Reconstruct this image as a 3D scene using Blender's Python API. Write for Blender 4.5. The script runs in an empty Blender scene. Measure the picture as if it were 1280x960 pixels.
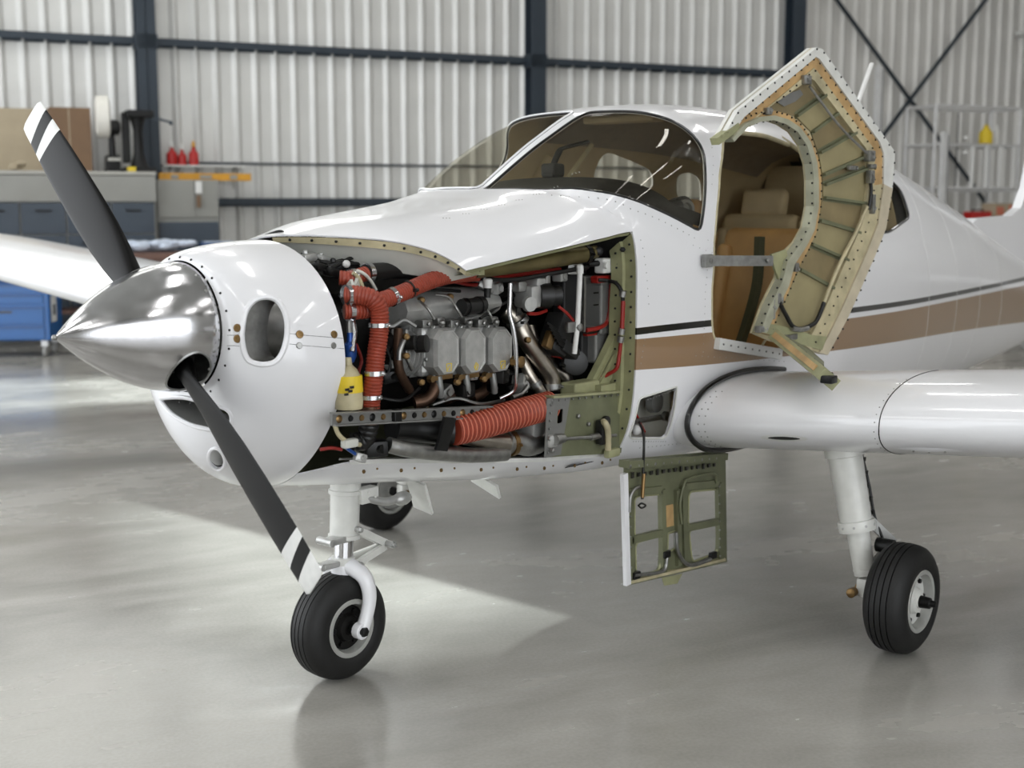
import bpy, bmesh, math, random
import numpy as np
from mathutils import Vector, Matrix
from mathutils.geometry import delaunay_2d_cdt
random.seed(7)
PI = math.pi
SC = bpy.context.scene
COL = SC.collection

# ---------------------------------------------------------------- camera
cd = bpy.data.cameras.new('camera'); cam = bpy.data.objects.new('camera', cd); COL.objects.link(cam)
cam.location = (3.1216, 3.5392, 1.8)
cam.rotation_euler = Vector((-0.75159, -0.64410, -0.14229)).to_track_quat('-Z', 'Y').to_euler()
cd.sensor_width = 36; cd.lens = 45; cd.clip_start = .05; cd.clip_end = 200
cd.dof.use_dof = True; cd.dof.focus_distance = 4.7; cd.dof.aperture_fstop = 2.3
SC.camera = cam

# ---------------------------------------------------------------- daylight, exposure
W = bpy.data.worlds.new('world'); SC.world = W; W.use_nodes = True
bg = W.node_tree.nodes['Background']; bg.inputs['Color'].default_value = (.93, .965, 1, 1); bg.inputs['Strength'].default_value = 3.0
SC.view_settings.view_transform = 'Standard'; SC.view_settings.look = 'None'
SC.view_settings.gamma = 1; SC.view_settings.use_curve_mapping = False
SC.view_settings.exposure = 0.32
LAMP_W = 38      # watts of each ceiling light
# hangar frame: s along the back wall, t out from it, z up
HYAW = math.radians(155.596); W0 = Vector((-7.328, -12.237, 0))
E1 = Vector((-.9107, .4132, 0)); E2 = Vector((.4132, .9107, 0))
def H(s, t, z): return W0 + E1*s + E2*t + Vector((0, 0, z))
LIGHT_Z = 7.4
LIGHT_S = [-6, -.8, 4, 9, 14]; LIGHT_T = [3.5, 8.5, 13.5, 18.5, 22.5]
for s in LIGHT_S:
    for t in LIGHT_T:
        ld = bpy.data.lights.new('ceiling_light_lamp', 'AREA'); ld.shape = 'RECTANGLE'; ld.size = .5; ld.size_y = 2.6
        ld.energy = LAMP_W; ld.color = (1, .985, .96)
        lo = bpy.data.objects.new('ceiling_light_lamp', ld); COL.objects.link(lo)
        lo.location = H(s, t, LIGHT_Z - .03); lo.rotation_euler = (0, 0, HYAW)

sun = bpy.data.lights.new('sun', 'SUN'); sun.energy = 8; sun.angle = math.radians(4); sun.color = (.82, .92, 1)
so = bpy.data.objects.new('sun', sun); COL.objects.link(so); so.location = H(-4, -2, 14)
SUN_AZ = math.radians(8); so.rotation_euler = (E1*math.sin(SUN_AZ)+E2*math.cos(SUN_AZ)+Vector((0, 0, -1))).to_track_quat('-Z', 'Y').to_euler()

# ---------------------------------------------------------------- helpers
def pchip(xs, ys):
    xs = np.array(xs, float); ys = np.array(ys, float)
    o = np.argsort(xs); xs = xs[o]; ys = ys[o]
    h = np.diff(xs); d = np.diff(ys)/h; m = np.zeros(len(xs)); m[0] = d[0]; m[-1] = d[-1]
    for i in range(1, len(xs)-1):
        if d[i-1]*d[i] > 0:
            w1 = 2*h[i]+h[i-1]; w2 = h[i]+2*h[i-1]; m[i] = (w1+w2)/(w1/d[i-1]+w2/d[i])
    xs = xs.tolist(); ys = ys.tolist(); h = h.tolist(); m = m.tolist()
    def f(x):
        x = min(max(x, xs[0]), xs[-1]); i = 0
        while i < len(h)-1 and x > xs[i+1]: i += 1
        t = (x-xs[i])/h[i]
        return ys[i]*(1+2*t)*(1-t)**2+ys[i+1]*t*t*(3-2*t)+h[i]*(m[i]*t*(1-t)**2+m[i+1]*t*t*(t-1))
    return f

def lin(c):
    return tuple((v/12.92 if v <= .04045 else ((v+.055)/1.055)**2.4) for v in c)

def obj(name, verts, faces, mats, parent=None, smooth=True, normals=None, fmat=None):
    me = bpy.data.meshes.new(name)
    me.from_pydata([tuple(v) for v in verts], [], faces)
    for m in (mats if isinstance(mats, (list, tuple)) else [mats]): me.materials.append(m)
    if fmat: me.polygons.foreach_set('material_index', fmat)
    if smooth: me.polygons.foreach_set('use_smooth', [True]*len(me.polygons))
    me.update()
    if normals: me.normals_split_custom_set_from_vertices([tuple(n) for n in normals])
    elif smooth:
        try: me.set_sharp_from_angle(angle=math.radians(38))
        except Exception: pass
    o = bpy.data.objects.new(name, me); COL.objects.link(o)
    if parent: o.parent = parent
    return o

def empty(name, loc=(0, 0, 0), rz=0.):
    o = bpy.data.objects.new(name, None); COL.objects.link(o); o.empty_display_size = .1
    o.location = loc; o.rotation_euler = (0, 0, rz); return o

def tag(o, label=None, cat=None, group=None, kind=None):
    if label: o['label'] = label
    if cat: o['category'] = cat
    if group: o['group'] = group
    if kind: o['kind'] = kind
    return o

def catmull(pts, n=6, closed=False):
    pts = [Vector(p) for p in pts]; N = len(pts)
    if N < 3 and not closed:
        return [pts[0].lerp(pts[-1], i/n) for i in range(n+1)]
    out = []
    rng = range(N) if closed else range(N-1)
    for i in rng:
        if closed: p0, p1, p2, p3 = pts[i-1], pts[i], pts[(i+1) % N], pts[(i+2) % N]
        else:
            p1, p2 = pts[i], pts[i+1]
            p0 = pts[i-1] if i else p1*2-p2
            p3 = pts[i+2] if i+2 < N else p2*2-p1
        for k in range(n):
            t = k/n
            out.append(.5*((2*p1)+(p2-p0)*t+(2*p0-5*p1+4*p2-p3)*t*t+(3*p1-p0-3*p2+p3)*t**3))
    if not closed: out.append(pts[-1])
    return out

def resample(pts, d):
    pts = [Vector(p) for p in pts]; out = [pts[0]]; acc = 0
    L = sum((b-a).length for a, b in zip(pts, pts[1:])); n = max(2, int(round(L/d))); step = L/n
    tgt = step; run = 0
    for a, b in zip(pts, pts[1:]):
        l = (b-a).length
        while tgt <= run+l+1e-9 and len(out) < n:
            out.append(a.lerp(b, (tgt-run)/max(l, 1e-9))); tgt += step
        run += l
    out.append(pts[-1]); return out

def basis(d):
    d = d.normalized(); a = Vector((0, 0, 1)) if abs(d.z) < .9 else Vector((1, 0, 0))
    u = d.cross(a).normalized(); return u, d.cross(u).normalized()

class MB:
    """collects shapes and links them as one mesh"""
    def __init__(s): s.v = []; s.f = []; s.m = []
    def add(s, v, f, m=0):
        o = len(s.v); s.v += [Vector(p) for p in v]
        s.f += [tuple(i+o for i in q) for q in f]; s.m += [m]*len(f); return s
    def box(s, c, size, rot=None, m=0, bev=0):
        x, y, z = [k/2 for k in size]; c = Vector(c)
        if bev:
            bm = bmesh.new(); bmesh.ops.create_cube(bm, size=1)
            for q in bm.verts: q.co = Vector((q.co.x*size[0], q.co.y*size[1], q.co.z*size[2]))
            bmesh.ops.bevel(bm, geom=bm.edges[:]+bm.verts[:], offset=bev, segments=3 if bev > .02 else 2, affect='EDGES', profile=.5)
            bm.verts.index_update()
            V = [q.co.copy() for q in bm.verts]; F = [[q.index for q in f.verts] for f in bm.faces]; bm.free()
        else:
            V = [Vector((a*x, b*y, d*z)) for a in (-1, 1) for b in (-1, 1) for d in (-1, 1)]
            F = [(0, 1, 3, 2), (4, 6, 7, 5), (0, 4, 5, 1), (2, 3, 7, 6), (0, 2, 6, 4), (1, 5, 7, 3)]
        if rot is not None: V = [rot @ p for p in V]
        return s.add([p+c for p in V], F, m)
    def bar(s, a, b, w, h, up=(0, 0, 1), m=0):
        a = Vector(a); b = Vector(b); d = (b-a).normalized(); up = Vector(up)
        u = d.cross(up)
        if u.length < 1e-4: u = d.cross(Vector((1, 0, 0)))
        u.normalize(); v = u.cross(d).normalized()
        V = [p+u*i*w/2+v*j*h/2 for p in (a, b) for i, j in ((-1, -1), (1, -1), (1, 1), (-1, 1))]
        return s.add(V, [(3, 2, 1, 0), (4, 5, 6, 7), (0, 1, 5, 4), (1, 2, 6, 5), (2, 3, 7, 6), (3, 0, 4, 7)], m)
    def tube(s, pts, r, seg=10, m=0, caps=True, closed=False, mats=None):
        pts = [Vector(p) for p in pts]; n = len(pts)
        R = r if isinstance(r, (list, tuple)) else [r]*n
        V = []; u = None
        for i, p in enumerate(pts):
            if closed: d = (pts[(i+1) % n]-pts[i-1])
            else: d = pts[min(i+1, n-1)]-pts[max(i-1, 0)]
            d.normalize()
            if u is None: u, w = basis(d)
            else:
                u = (u-d*u.dot(d)).normalized(); w = d.cross(u)
            for k in range(seg):
                a = 2*PI*k/seg; V.append(p+(u*math.cos(a)+w*math.sin(a))*R[i])
        F = []; M = []
        for i in range(n if closed else n-1):
            for k in range(seg):
                k2 = (k+1) % seg; j = (i+1) % n
                F.append((i*seg+k, i*seg+k2, j*seg+k2, j*seg+k)); M.append(mats[i] if mats else m)
        if caps and not closed:
            F.append(tuple(range(seg))[::-1]); F.append(tuple((n-1)*seg+k for k in range(seg))); M += [m, m]
        o = len(s.v); s.v += V; s.f += [tuple(i+o for i in q) for q in F]; s.m += M; return s
    def cyl(s, a, b, r0, r1=None, seg=16, m=0):
        return s.tube([a, b], [r0, r0 if r1 is None else r1], seg, m)
    def lathe(s, o, axis, prof, seg=24, m=0, mats=None, caps=True):
        """prof: (distance along axis, radius)"""
        o = Vector(o); axis = Vector(axis).normalized(); u, w = basis(axis); V = []
        for d, r in prof:
            for k in range(seg):
                a = 2*PI*k/seg; V.append(o+axis*d+(u*math.cos(a)+w*math.sin(a))*r)
        F = []; M = []
        for i in range(len(prof)-1):
            for k in range(seg):
                k2 = (k+1) % seg; F.append((i*seg+k, i*seg+k2, (i+1)*seg+k2, (i+1)*seg+k)); M.append(mats[i] if mats else m)
        if caps: F.append(tuple(range(seg))[::-1]); F.append(tuple((len(prof)-1)*seg+k for k in range(seg))); M += [mats[0] if mats else m, mats[-1] if mats else m]
        ofs = len(s.v); s.v += V; s.f += [tuple(i+ofs for i in q) for q in F]; s.m += M; return s
    def sphere(s, c, r, seg=10, m=0, sc=(1, 1, 1)):
        c = Vector(c); n = seg//2+1; V = []; F = []
        for i in range(n+1):
            a = PI*i/n
            for k in range(seg):
                b = 2*PI*k/seg
                V.append(c+Vector((r*sc[0]*math.sin(a)*math.cos(b), r*sc[1]*math.sin(a)*math.sin(b), r*sc[2]*math.cos(a))))
        for i in range(n):
            for k in range(seg): F.append((i*seg+k, (i+1)*seg+k, (i+1)*seg+(k+1) % seg, i*seg+(k+1) % seg))
        return s.add(V, F, m)
    def bolt(s, p, n, r=.006, h=.004, m=0, seg=6):
        p = Vector(p); n = Vector(n).normalized(); return s.lathe(p-n*.001, n, [(0, r), (h, r*.9), (h*1.3, r*.4)], seg, m)
    def build(s, name, mats, parent=None, smooth=True):
        return obj(name, s.v, s.f, mats, parent, smooth, fmat=s.m if isinstance(mats, (list, tuple)) else None)

def inside(p, poly):
    x, y = p; c = False; n = len(poly); j = n-1
    for i in range(n):
        xi, yi = poly[i]; xj, yj = poly[j]
        if (yi > y) != (yj > y) and x < (xj-xi)*(y-yi)/(yj-yi)+xi: c = not c
        j = i
    return c

def densify(poly, d, closed=True):
    out = []; n = len(poly)
    for i in range(n if closed else n-1):
        a = poly[i]; b = poly[(i+1) % n]; L = math.hypot(b[0]-a[0], b[1]-a[1]); k = max(1, int(math.ceil(L/d)))
        for q in range(k): out.append((a[0]+(b[0]-a[0])*q/k, a[1]+(b[1]-a[1])*q/k))
    if not closed: out.append(poly[-1])
    return out

def smooth2(poly, n=5):
    return [(p.x, p.y) for p in catmull([Vector((a, b, 0)) for a, b in poly], n, True)]

def rounded(poly, r, n=4):
    """round the corners of a 2D or 3D loop"""
    P = [Vector(p) for p in poly]; out = []; N = len(P)
    for i in range(N):
        a, b, c = P[i-1], P[i], P[(i+1) % N]; rr = min(r, (a-b).length*.45, (c-b).length*.45)
        p = b+(a-b).normalized()*rr; q = b+(c-b).normalized()*rr
        for k in range(n+1):
            t = k/n; out.append((p*(1-t)**2+b*2*t*(1-t)+q*t*t))
    return out

def cdt(outline, holes, grid):
    V = []; E = []
    for L in [outline]+holes:
        o = len(V); V += [Vector(p) for p in L]; E += [(o+i, o+(i+1) % len(L)) for i in range(len(L))]
    for p in grid: V.append(Vector(p))
    vs, es, fs, ov, oe, of = delaunay_2d_cdt(V, E, [], 0, 1e-7)
    F = []
    for f in fs:
        c = (sum(vs[i].x for i in f)/3, sum(vs[i].y for i in f)/3)
        if inside(c, outline) and not any(inside(c, h) for h in holes): F.append(tuple(f))
    return vs, F

def rim_edges(F):
    cnt = {}
    for f in F:
        for i in range(len(f)):
            a, b = f[i], f[(i+1) % len(f)]; cnt[(a, b)] = 1
    return [(a, b) for (a, b) in cnt if (b, a) not in cnt]

def skin(name, outline, holes, fn, step, th, mats, parent=None, asp=.6, inmat=None, dens=None, ref=lambda q: Vector((0, q.y, q.z-1.3))):
    """a sheet of thickness th cut out of the surface fn(a, b), with holes; outer face has exact normals"""
    sa, sb = step; sc = lambda L: [(a, b*asp) for a, b in L]
    dens = dens or min(sa, sb*asp)
    out = densify(sc(outline), dens); hs = [densify(sc(h), dens) for h in holes]
    xs = [p[0] for p in out]; ys = [p[1] for p in out]; grid = []
    allh = hs
    a = min(xs)+sa/2
    edge = np.array(out+[p for h in hs for p in h]); row = 0
    while a < max(xs):
        b = min(ys)+(sb*asp/2 if row % 2 else sb*asp)
        while b < max(ys):
            if inside((a, b), out) and not any(inside((a, b), h) for h in hs):
                if np.min((edge[:, 0]-a)**2+(edge[:, 1]-b)**2) > (dens*.45)**2: grid.append((a, b))
            b += sb*asp
        a += sa; row += 1
    vs, F = cdt(out, hs, grid)
    V = []; N = []; h = 1e-4
    for p in vs:
        x, b = p.x, p.y/asp
        q = Vector(fn(x, b)); da = Vector(fn(x+h, b))-Vector(fn(x-h, b)); db = Vector(fn(x, b+h))-Vector(fn(x, b-h))
        n = da.cross(db)
        if n.length < 1e-12: n = Vector((1, 0, 0))
        n.normalize()
        if n.dot(ref(q)) < 0: n = -n
        V.append(q); N.append(n)
    # face winding follows the normals
    F2 = []
    for f in F:
        a, b, c = [V[i] for i in f]
        F2.append(f if (b-a).cross(c-a).dot(N[f[0]]) >= 0 else f[::-1])
    n0 = len(V); VV = V+[p-n*th for p, n in zip(V, N)]; NN = N+[-n for n in N]
    FF = list(F2)+[tuple(i+n0 for i in f[::-1]) for f in F2]; M = [0]*len(F2)
    if inmat is None: M += [1 if len(mats) > 1 else 0]*len(F2)
    else: M += [inmat(sum((V[i] for i in f), Vector())/3) for f in F2]
    re = rim_edges(F2); k = len(VV)
    for a, b in re:
        VV += [V[a], V[b], VV[a+n0], VV[b+n0]]; nn = (V[b]-V[a]).cross(N[a]).normalized(); NN += [nn]*4
        FF.append((k, k+2, k+3, k+1)); M.append(0); k += 4
    return obj(name, VV, FF, mats, parent, True, NN, M)

def plate(name, loop, holes, nrm, th, mats, parent=None, rmat=0):
    """flat plate: 3D outline (planar), holes, extruded by th along nrm"""
    nrm = Vector(nrm).normalized(); u, w = basis(nrm); o = Vector(loop[0])
    to = lambda L: [((Vector(p)-o).dot(u), (Vector(p)-o).dot(w)) for p in L]
    vs, F = cdt(to(loop), [to(h) for h in holes], [])
    V = [o+u*p.x+w*p.y for p in vs]
    if V:
        f = F[0]
        if (V[f[1]]-V[f[0]]).cross(V[f[2]]-V[f[0]]).dot(nrm) < 0: F = [q[::-1] for q in F]
    n0 = len(V); VV = [p+nrm*th for p in V]+V
    FF = list(F)+[tuple(i+n0 for i in q[::-1]) for q in F]
    M = [0]*len(F)+[1 if isinstance(mats, list) and len(mats) > 1 else 0]*len(F)
    for a, b in rim_edges(F): FF.append((b, a, a+n0, b+n0)); M.append(rmat)
    return obj(name, VV, FF, mats, parent, False, fmat=M)

def hose(name, pts, r, mats, parent, pitch=.011, seg=14, depth=.1, n=8):
    """corrugated duct hose"""
    P = resample(catmull(pts, n), pitch/4); R = []; M = []
    for i in range(len(P)):
        k = i % 4; R.append(r*(1-depth) if k == 0 else r*(1-depth*.3) if k == 3 else r); M.append(1 if k == 1 and len(mats) > 1 else 0)
    return MB().tube(P, R, seg, mats=M[:-1]+[0]).build(name, mats, parent)

def pipe(name, pts, r, mat, parent, seg=10, n=6):
    return MB().tube(catmull(pts, n) if len(pts) > 2 else pts, r, seg).build(name, mat, parent)

def clamp(name, p, d, r, mat, parent, w=.012):
    d = Vector(d).normalized(); u, v = basis(d); p = Vector(p)
    m = MB().lathe(p-d*w/2, d, [(0, r*.98), (0, r*1.09), (w, r*1.09), (w, r*.98)], 18)
    m.box(p+u*r*1.15, (.016, .012, .012)).bolt(p+u*r*1.15, u, .006, .012)
    return m.build(name, mat, parent)

# ---------------------------------------------------------------- materials
def mat(name, col, rough=.5, metal=0., coat=0., noise=0., nscale=8., bump=0., bscale=60., spec=None, rvar=0.):
    """Principled material with colour noise, roughness noise and fine bump in object space"""
    m = bpy.data.materials.new(name); m.use_nodes = True; nt = m.node_tree; b = nt.nodes['Principled BSDF']
    c = (*lin(col), 1); b.inputs['Base Color'].default_value = c
    b.inputs['Roughness'].default_value = rough; b.inputs['Metallic'].default_value = metal
    b.inputs['Coat Weight'].default_value = coat; b.inputs['Coat Roughness'].default_value = .04
    if spec is not None: b.inputs['Specular IOR Level'].default_value = spec
    tc = nt.nodes.new('ShaderNodeTexCoord')
    if noise or rvar:
        n = nt.nodes.new('ShaderNodeTexNoise'); n.inputs['Scale'].default_value = nscale; n.inputs['Detail'].default_value = 6
        nt.links.new(tc.outputs['Object'], n.inputs['Vector'])
        if noise:
            r = nt.nodes.new('ShaderNodeValToRGB'); d = 1-noise
            r.color_ramp.elements[0].position = .3; r.color_ramp.elements[1].position = .7
            r.color_ramp.elements[0].color = (c[0]*d, c[1]*d, c[2]*d, 1); r.color_ramp.elements[1].color = (min(1, c[0]*(1+noise*.6)), min(1, c[1]*(1+noise*.6)), min(1, c[2]*(1+noise*.6)), 1)
            nt.links.new(n.outputs['Fac'], r.inputs['Fac']); nt.links.new(r.outputs['Color'], b.inputs['Base Color'])
        if rvar:
            mr = nt.nodes.new('ShaderNodeMapRange'); mr.inputs['From Min'].default_value = .3; mr.inputs['From Max'].default_value = .7
            mr.inputs['To Min'].default_value = max(0, rough-rvar); mr.inputs['To Max'].default_value = min(1, rough+rvar)
            nt.links.new(n.outputs['Fac'], mr.inputs['Value']); nt.links.new(mr.outputs['Result'], b.inputs['Roughness'])
    if bump:
        n2 = nt.nodes.new('ShaderNodeTexNoise'); n2.inputs['Scale'].default_value = bscale; n2.inputs['Detail'].default_value = 4
        nt.links.new(tc.outputs['Object'], n2.inputs['Vector'])
        bp = nt.nodes.new('ShaderNodeBump'); bp.inputs['Strength'].default_value = bump; bp.inputs['Distance'].default_value = .01
        nt.links.new(n2.outputs['Fac'], bp.inputs['Height']); nt.links.new(bp.outputs['Normal'], b.inputs['Normal'])
    return m

M = {}
M['white'] = mat('white_gloss_paint', (.89, .89, .90), .28, 0, .6, .02, 3)
M['white_worn'] = mat('worn_white_paint', (.83, .83, .81), .38, 0, .2, .10, 14, .05, 80)
M['alu'] = mat('polished_aluminium', (.80, .80, .81), .16, 1, 0, .05, 20, .02, 200, rvar=.06)
M['alu_dull'] = mat('dull_aluminium', (.62, .62, .61), .42, 1, 0, .22, 30, .08, 90)
M['cast'] = mat('cast_grey_metal', (.70, .70, .69), .36, .55, 0, .16, 25, .12, 220)
M['steel'] = mat('stainless_exhaust', (.68, .65, .61), .32, 1, 0, .25, 16, .04, 80)
M['chrome'] = mat('chrome', (.85, .85, .86), .1, 1)
M['green'] = mat('zinc_chromate_green', (.58, .58, .44), .5, 0, .1, .2, 12, .05, 60)
M['green_d'] = mat('dark_zinc_chromate', (.42, .43, .33), .5, .15, .05, .22, 10, .05, 60)
M['cream'] = mat('cream_zinc_primer', (.72, .68, .55), .5, 0, .1, .3, 12, .05, 60)
M['tan_panel'] = mat('tan_door_panel', (.585, .545, .405), .5, .1, .15, .2, 5, .04, 40)
M['tan_panel_b'] = mat('brown_door_panel', (.52, .465, .335), .5, .1, .15, .25, 6, .04, 40)
M['orange_strip'] = mat('orange_primer', (.72, .59, .40), .5, 0, .1, .35, 10)
M['blackp'] = mat('black_blade_paint', (.016, .016, .017), .38, 0, 0, .1, 30, .03, 200, spec=.2)
M['whitep'] = mat('blade_tip_white', (.86, .86, .85), .4, 0, 0, .06, 40)
M['rubber'] = mat('tyre_rubber', (.055, .054, .052), .62, 0, 0, .25, 30, .1, 120)
M['blackr'] = mat('black_rubber_hose', (.035, .035, .035), .42, 0, 0, .2, 30)
M['black_m'] = mat('black_metal', (.06, .06, .06), .4, .4, 0, .2, 30, .05, 100)
M['grime_shade'] = mat('oily_and_shade_dark', (.085, .08, .075), .5, .5, 0, .4, 30, .1, 80)  # oily parts, plus bay inner faces with shade put into the colour
M['orange'] = mat('orange_duct_hose', (.57, .225, .145), .5, 0, .1, .2, 30, .06, 120)
M['orange_l'] = mat('orange_duct_wire', (.77, .44, .35), .5)
M['brown'] = mat('heat_brown_pipe', (.33, .25, .20), .42, .8, 0, .35, 18, .04, 90)
M['bronze'] = mat('bronze_screw', (.52, .42, .28), .4, .9)
M['grey_box'] = mat('grey_equipment_box', (.50, .50, .49), .42, .4, 0, .1, 14)
M['dark_box'] = mat('dark_equipment_box', (.17, .17, .17), .45, .3, 0, .15, 14)
M['yellow'] = mat('yellow_paint', (.85, .74, .16), .5)
M['red'] = mat('red_wire', (.55, .11, .08), .42, 0, 0, .15, 40)
M['blue_f'] = mat('blue_fitting', (.13, .28, .55), .35, .4)
M['whitepl'] = mat('white_plastic', (.85, .85, .84), .4)
M['olive_tube'] = mat('olive_heater_tube', (.42, .38, .24), .4, .5, 0, .35, 9)
M['tan_seat'] = mat('tan_leather', (.74, .58, .36), .5, 0, 0, .14, 7, .12, 150)
M['tan_trim'] = mat('tan_cabin_lining', (.76, .69, .55), .6, 0, 0, .1, 7)
M['headliner'] = mat('grey_headliner', (.58, .54, .48), .8, 0, 0, .1, 20)
M['belt'] = mat('olive_webbing', (.27, .27, .17), .7, 0, 0, .1, 60)
M['dash'] = mat('black_glareshield', (.075, .072, .07), .6, 0, 0, .15, 20, .1, 150)
M['blackl'] = mat('black_line_paint', (.03, .03, .032), .3, 0, .4)
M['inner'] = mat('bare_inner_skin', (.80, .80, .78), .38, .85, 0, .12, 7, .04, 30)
M['dirty'] = mat('dirty_white_inner', (.80, .80, .77), .4, .1, 0, .1, 9)

def glass_mat(name, tint, refl=.5):
    m = bpy.data.materials.new(name); m.use_nodes = True; nt = m.node_tree; nt.nodes.clear()
    o = nt.nodes.new('ShaderNodeOutputMaterial'); t = nt.nodes.new('ShaderNodeBsdfTransparent'); g = nt.nodes.new('ShaderNodeBsdfGlossy')
    mx = nt.nodes.new('ShaderNodeMixShader'); fr = nt.nodes.new('ShaderNodeFresnel'); fr.inputs['IOR'].default_value = 1.45
    t.inputs['Color'].default_value = (*tint, 1); g.inputs['Roughness'].default_value = .03
    mu = nt.nodes.new('ShaderNodeMath'); mu.operation = 'MULTIPLY'; mu.inputs[1].default_value = refl
    nt.links.new(fr.outputs['Fac'], mu.inputs[0]); nt.links.new(mu.outputs[0], mx.inputs['Fac'])
    nt.links.new(t.outputs[0], mx.inputs[1]); nt.links.new(g.outputs[0], mx.inputs[2]); nt.links.new(mx.outputs[0], o.inputs['Surface'])
    return m
M['glass'] = glass_mat('acrylic_windshield', (.88, .87, .83), .10)

def stripe_mat():
    """white fuselage paint with the black pin stripe and brown band (flat paint scheme)"""
    m = mat('fuselage_paint', (.90, .90, .91), .28, 0, .6); nt = m.node_tree; b = nt.nodes['Principled BSDF']
    tc = nt.nodes.new('ShaderNodeTexCoord'); sp = nt.nodes.new('ShaderNodeSeparateXYZ'); nt.links.new(tc.outputs['Object'], sp.inputs[0])
    mx = nt.nodes.new('ShaderNodeMath'); mx.operation = 'MULTIPLY'; mx.inputs[1].default_value = -.125; nt.links.new(sp.outputs['X'], mx.inputs[0])
    def edge(pts):
        c = nt.nodes.new('ShaderNodeFloatCurve'); nt.links.new(mx.outputs[0], c.inputs['Value']); cv = c.mapping.curves[0]
        cv.points[0].location = (pts[0][0]*-.125, pts[0][1]/2); cv.points[1].location = (pts[-1][0]*-.125, pts[-1][1]/2)
        for x, z in pts[1:-1]: cv.points.new(x*-.125, z/2)
        c.mapping.update()
        k = nt.nodes.new('ShaderNodeMath'); k.operation = 'MULTIPLY'; k.inputs[1].default_value = 2; nt.links.new(c.outputs[0], k.inputs[0])
        g = nt.nodes.new('ShaderNodeMath'); g.operation = 'GREATER_THAN'; nt.links.new(sp.outputs['Z'], g.inputs[0]); nt.links.new(k.outputs[0], g.inputs[1])
        return g
    def band(lo, hi):
        s = nt.nodes.new('ShaderNodeMath'); s.operation = 'SUBTRACT'; nt.links.new(edge(lo).outputs[0], s.inputs[0]); nt.links.new(edge(hi).outputs[0], s.inputs[1]); return s
    blk = [(-1.05, 1.296), (-1.54, 1.292), (-2.9, 1.258), (-4.45, 1.240), (-6.65, 1.231), (-8, 1.228)]
    bt = [(-1.05, 1.251), (-1.56, 1.238), (-2.9, 1.204), (-4.46, 1.186), (-6.55, 1.172), (-8, 1.165)]
    bb = [(-1.05, 1.127), (-1.57, 1.099), (-2.6, 1.058), (-4.57, .985), (-6.7, .886), (-8, .82)]
    m1 = band([(x, z-.028) for x, z in blk], blk); m2 = band(bb, bt)
    c1 = nt.nodes.new('ShaderNodeMix'); c1.data_type = 'RGBA'; c2 = nt.nodes.new('ShaderNodeMix'); c2.data_type = 'RGBA'
    c1.inputs[6].default_value = (*lin((.90, .90, .91)), 1); c1.inputs[7].default_value = (*lin((.56, .45, .335)), 1)
    nt.links.new(m2.outputs[0], c1.inputs[0]); nt.links.new(c1.outputs[2], c2.inputs[6]); c2.inputs[7].default_value = (.003, .003, .0035, 1)
    nt.links.new(m1.outputs[0], c2.inputs[0]); nt.links.new(c2.outputs[2], b.inputs['Base Color'])
    return m
M['fus'] = stripe_mat()

# lower body stations: x, half width, centre z, top z, belly z, top exponent, belly exponent
BODY=[(.32,.42,1.27,1.665,.80,2.1,1.6),(.15,.47,1.28,1.70,.775,2.5,1.8),(.0,.51,1.28,1.73,.755,2.9,1.9),(-.2,.555,1.28,1.755,.735,3.2,2.2),(-.6,.60,1.33,1.805,.69,3.6,3.0),
 (-.83,.61,1.37,1.85,.675,3.7,3.6),(-1.07,.617,1.40,1.87,.66,3.6,4.2),(-1.6,.627,1.40,1.92,.63,2.9,4.2),(-2.6,.625,1.40,1.90,.59,2.6,3.6),(-3.5,.585,1.38,1.85,.56,2.4,3.0),
 (-4.7,.46,1.33,1.83,.545,2.1,2.5),(-5.3,.385,1.27,1.79,.55,2.0,2.3),(-6.1,.29,1.17,1.59,.585,1.9,2.1),(-7.3,.155,1.02,1.28,.68,1.8,2.0),(-7.9,.09,.95,1.14,.75,2,2)]
# canopy stations: x, half width, roof z, exponent
CANO=[(-.3,.36,1.53,2.4),(-.83,.535,1.85,4.2),(-1.2,.595,2.06,4.8),(-1.518,.612,2.195,4.3),(-1.75,.612,2.23,3.5),(-2.1,.612,2.24,3.2),(-2.8,.60,2.205,3.1),
 (-3.6,.555,2.12,2.7),(-4.2,.50,2.04,2.4),(-4.7,.445,1.945,2.1),(-5.3,.37,1.805,2.0),(-6.1,.27,1.58,1.9),(-7.9,.08,1.1,2)]
_b=[pchip([r[0] for r in BODY],[r[k] for r in BODY]) for k in range(1,7)]
_c=[pchip([r[0] for r in CANO],[r[k] for r in CANO]) for k in range(1,4)]
def radii(x,th):
    w,zc,zt,zb,nt,nb=[f(x) for f in _b]
    s=abs(math.sin(th)); c=math.cos(th)
    if c>=0:
        ra=((s/w)**nt+(c/(zt-zc))**nt)**(-1/nt)
        cw,cz,cn=[f(x) for f in _c]
        rb=((s/cw)**cn+(c/max(cz-zc,.02))**cn)**(-1/cn)
    else:
        ra=((s/w)**nb+(-c/(zc-zb))**nb)**(-1/nb); rb=0
    return ra,rb,zc
def S(x,th,off=0.):
    ra,rb,zc=radii(x,th)
    r=max(ra,rb)+off
    return (x,r*math.sin(th),zc+r*math.cos(th))

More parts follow.
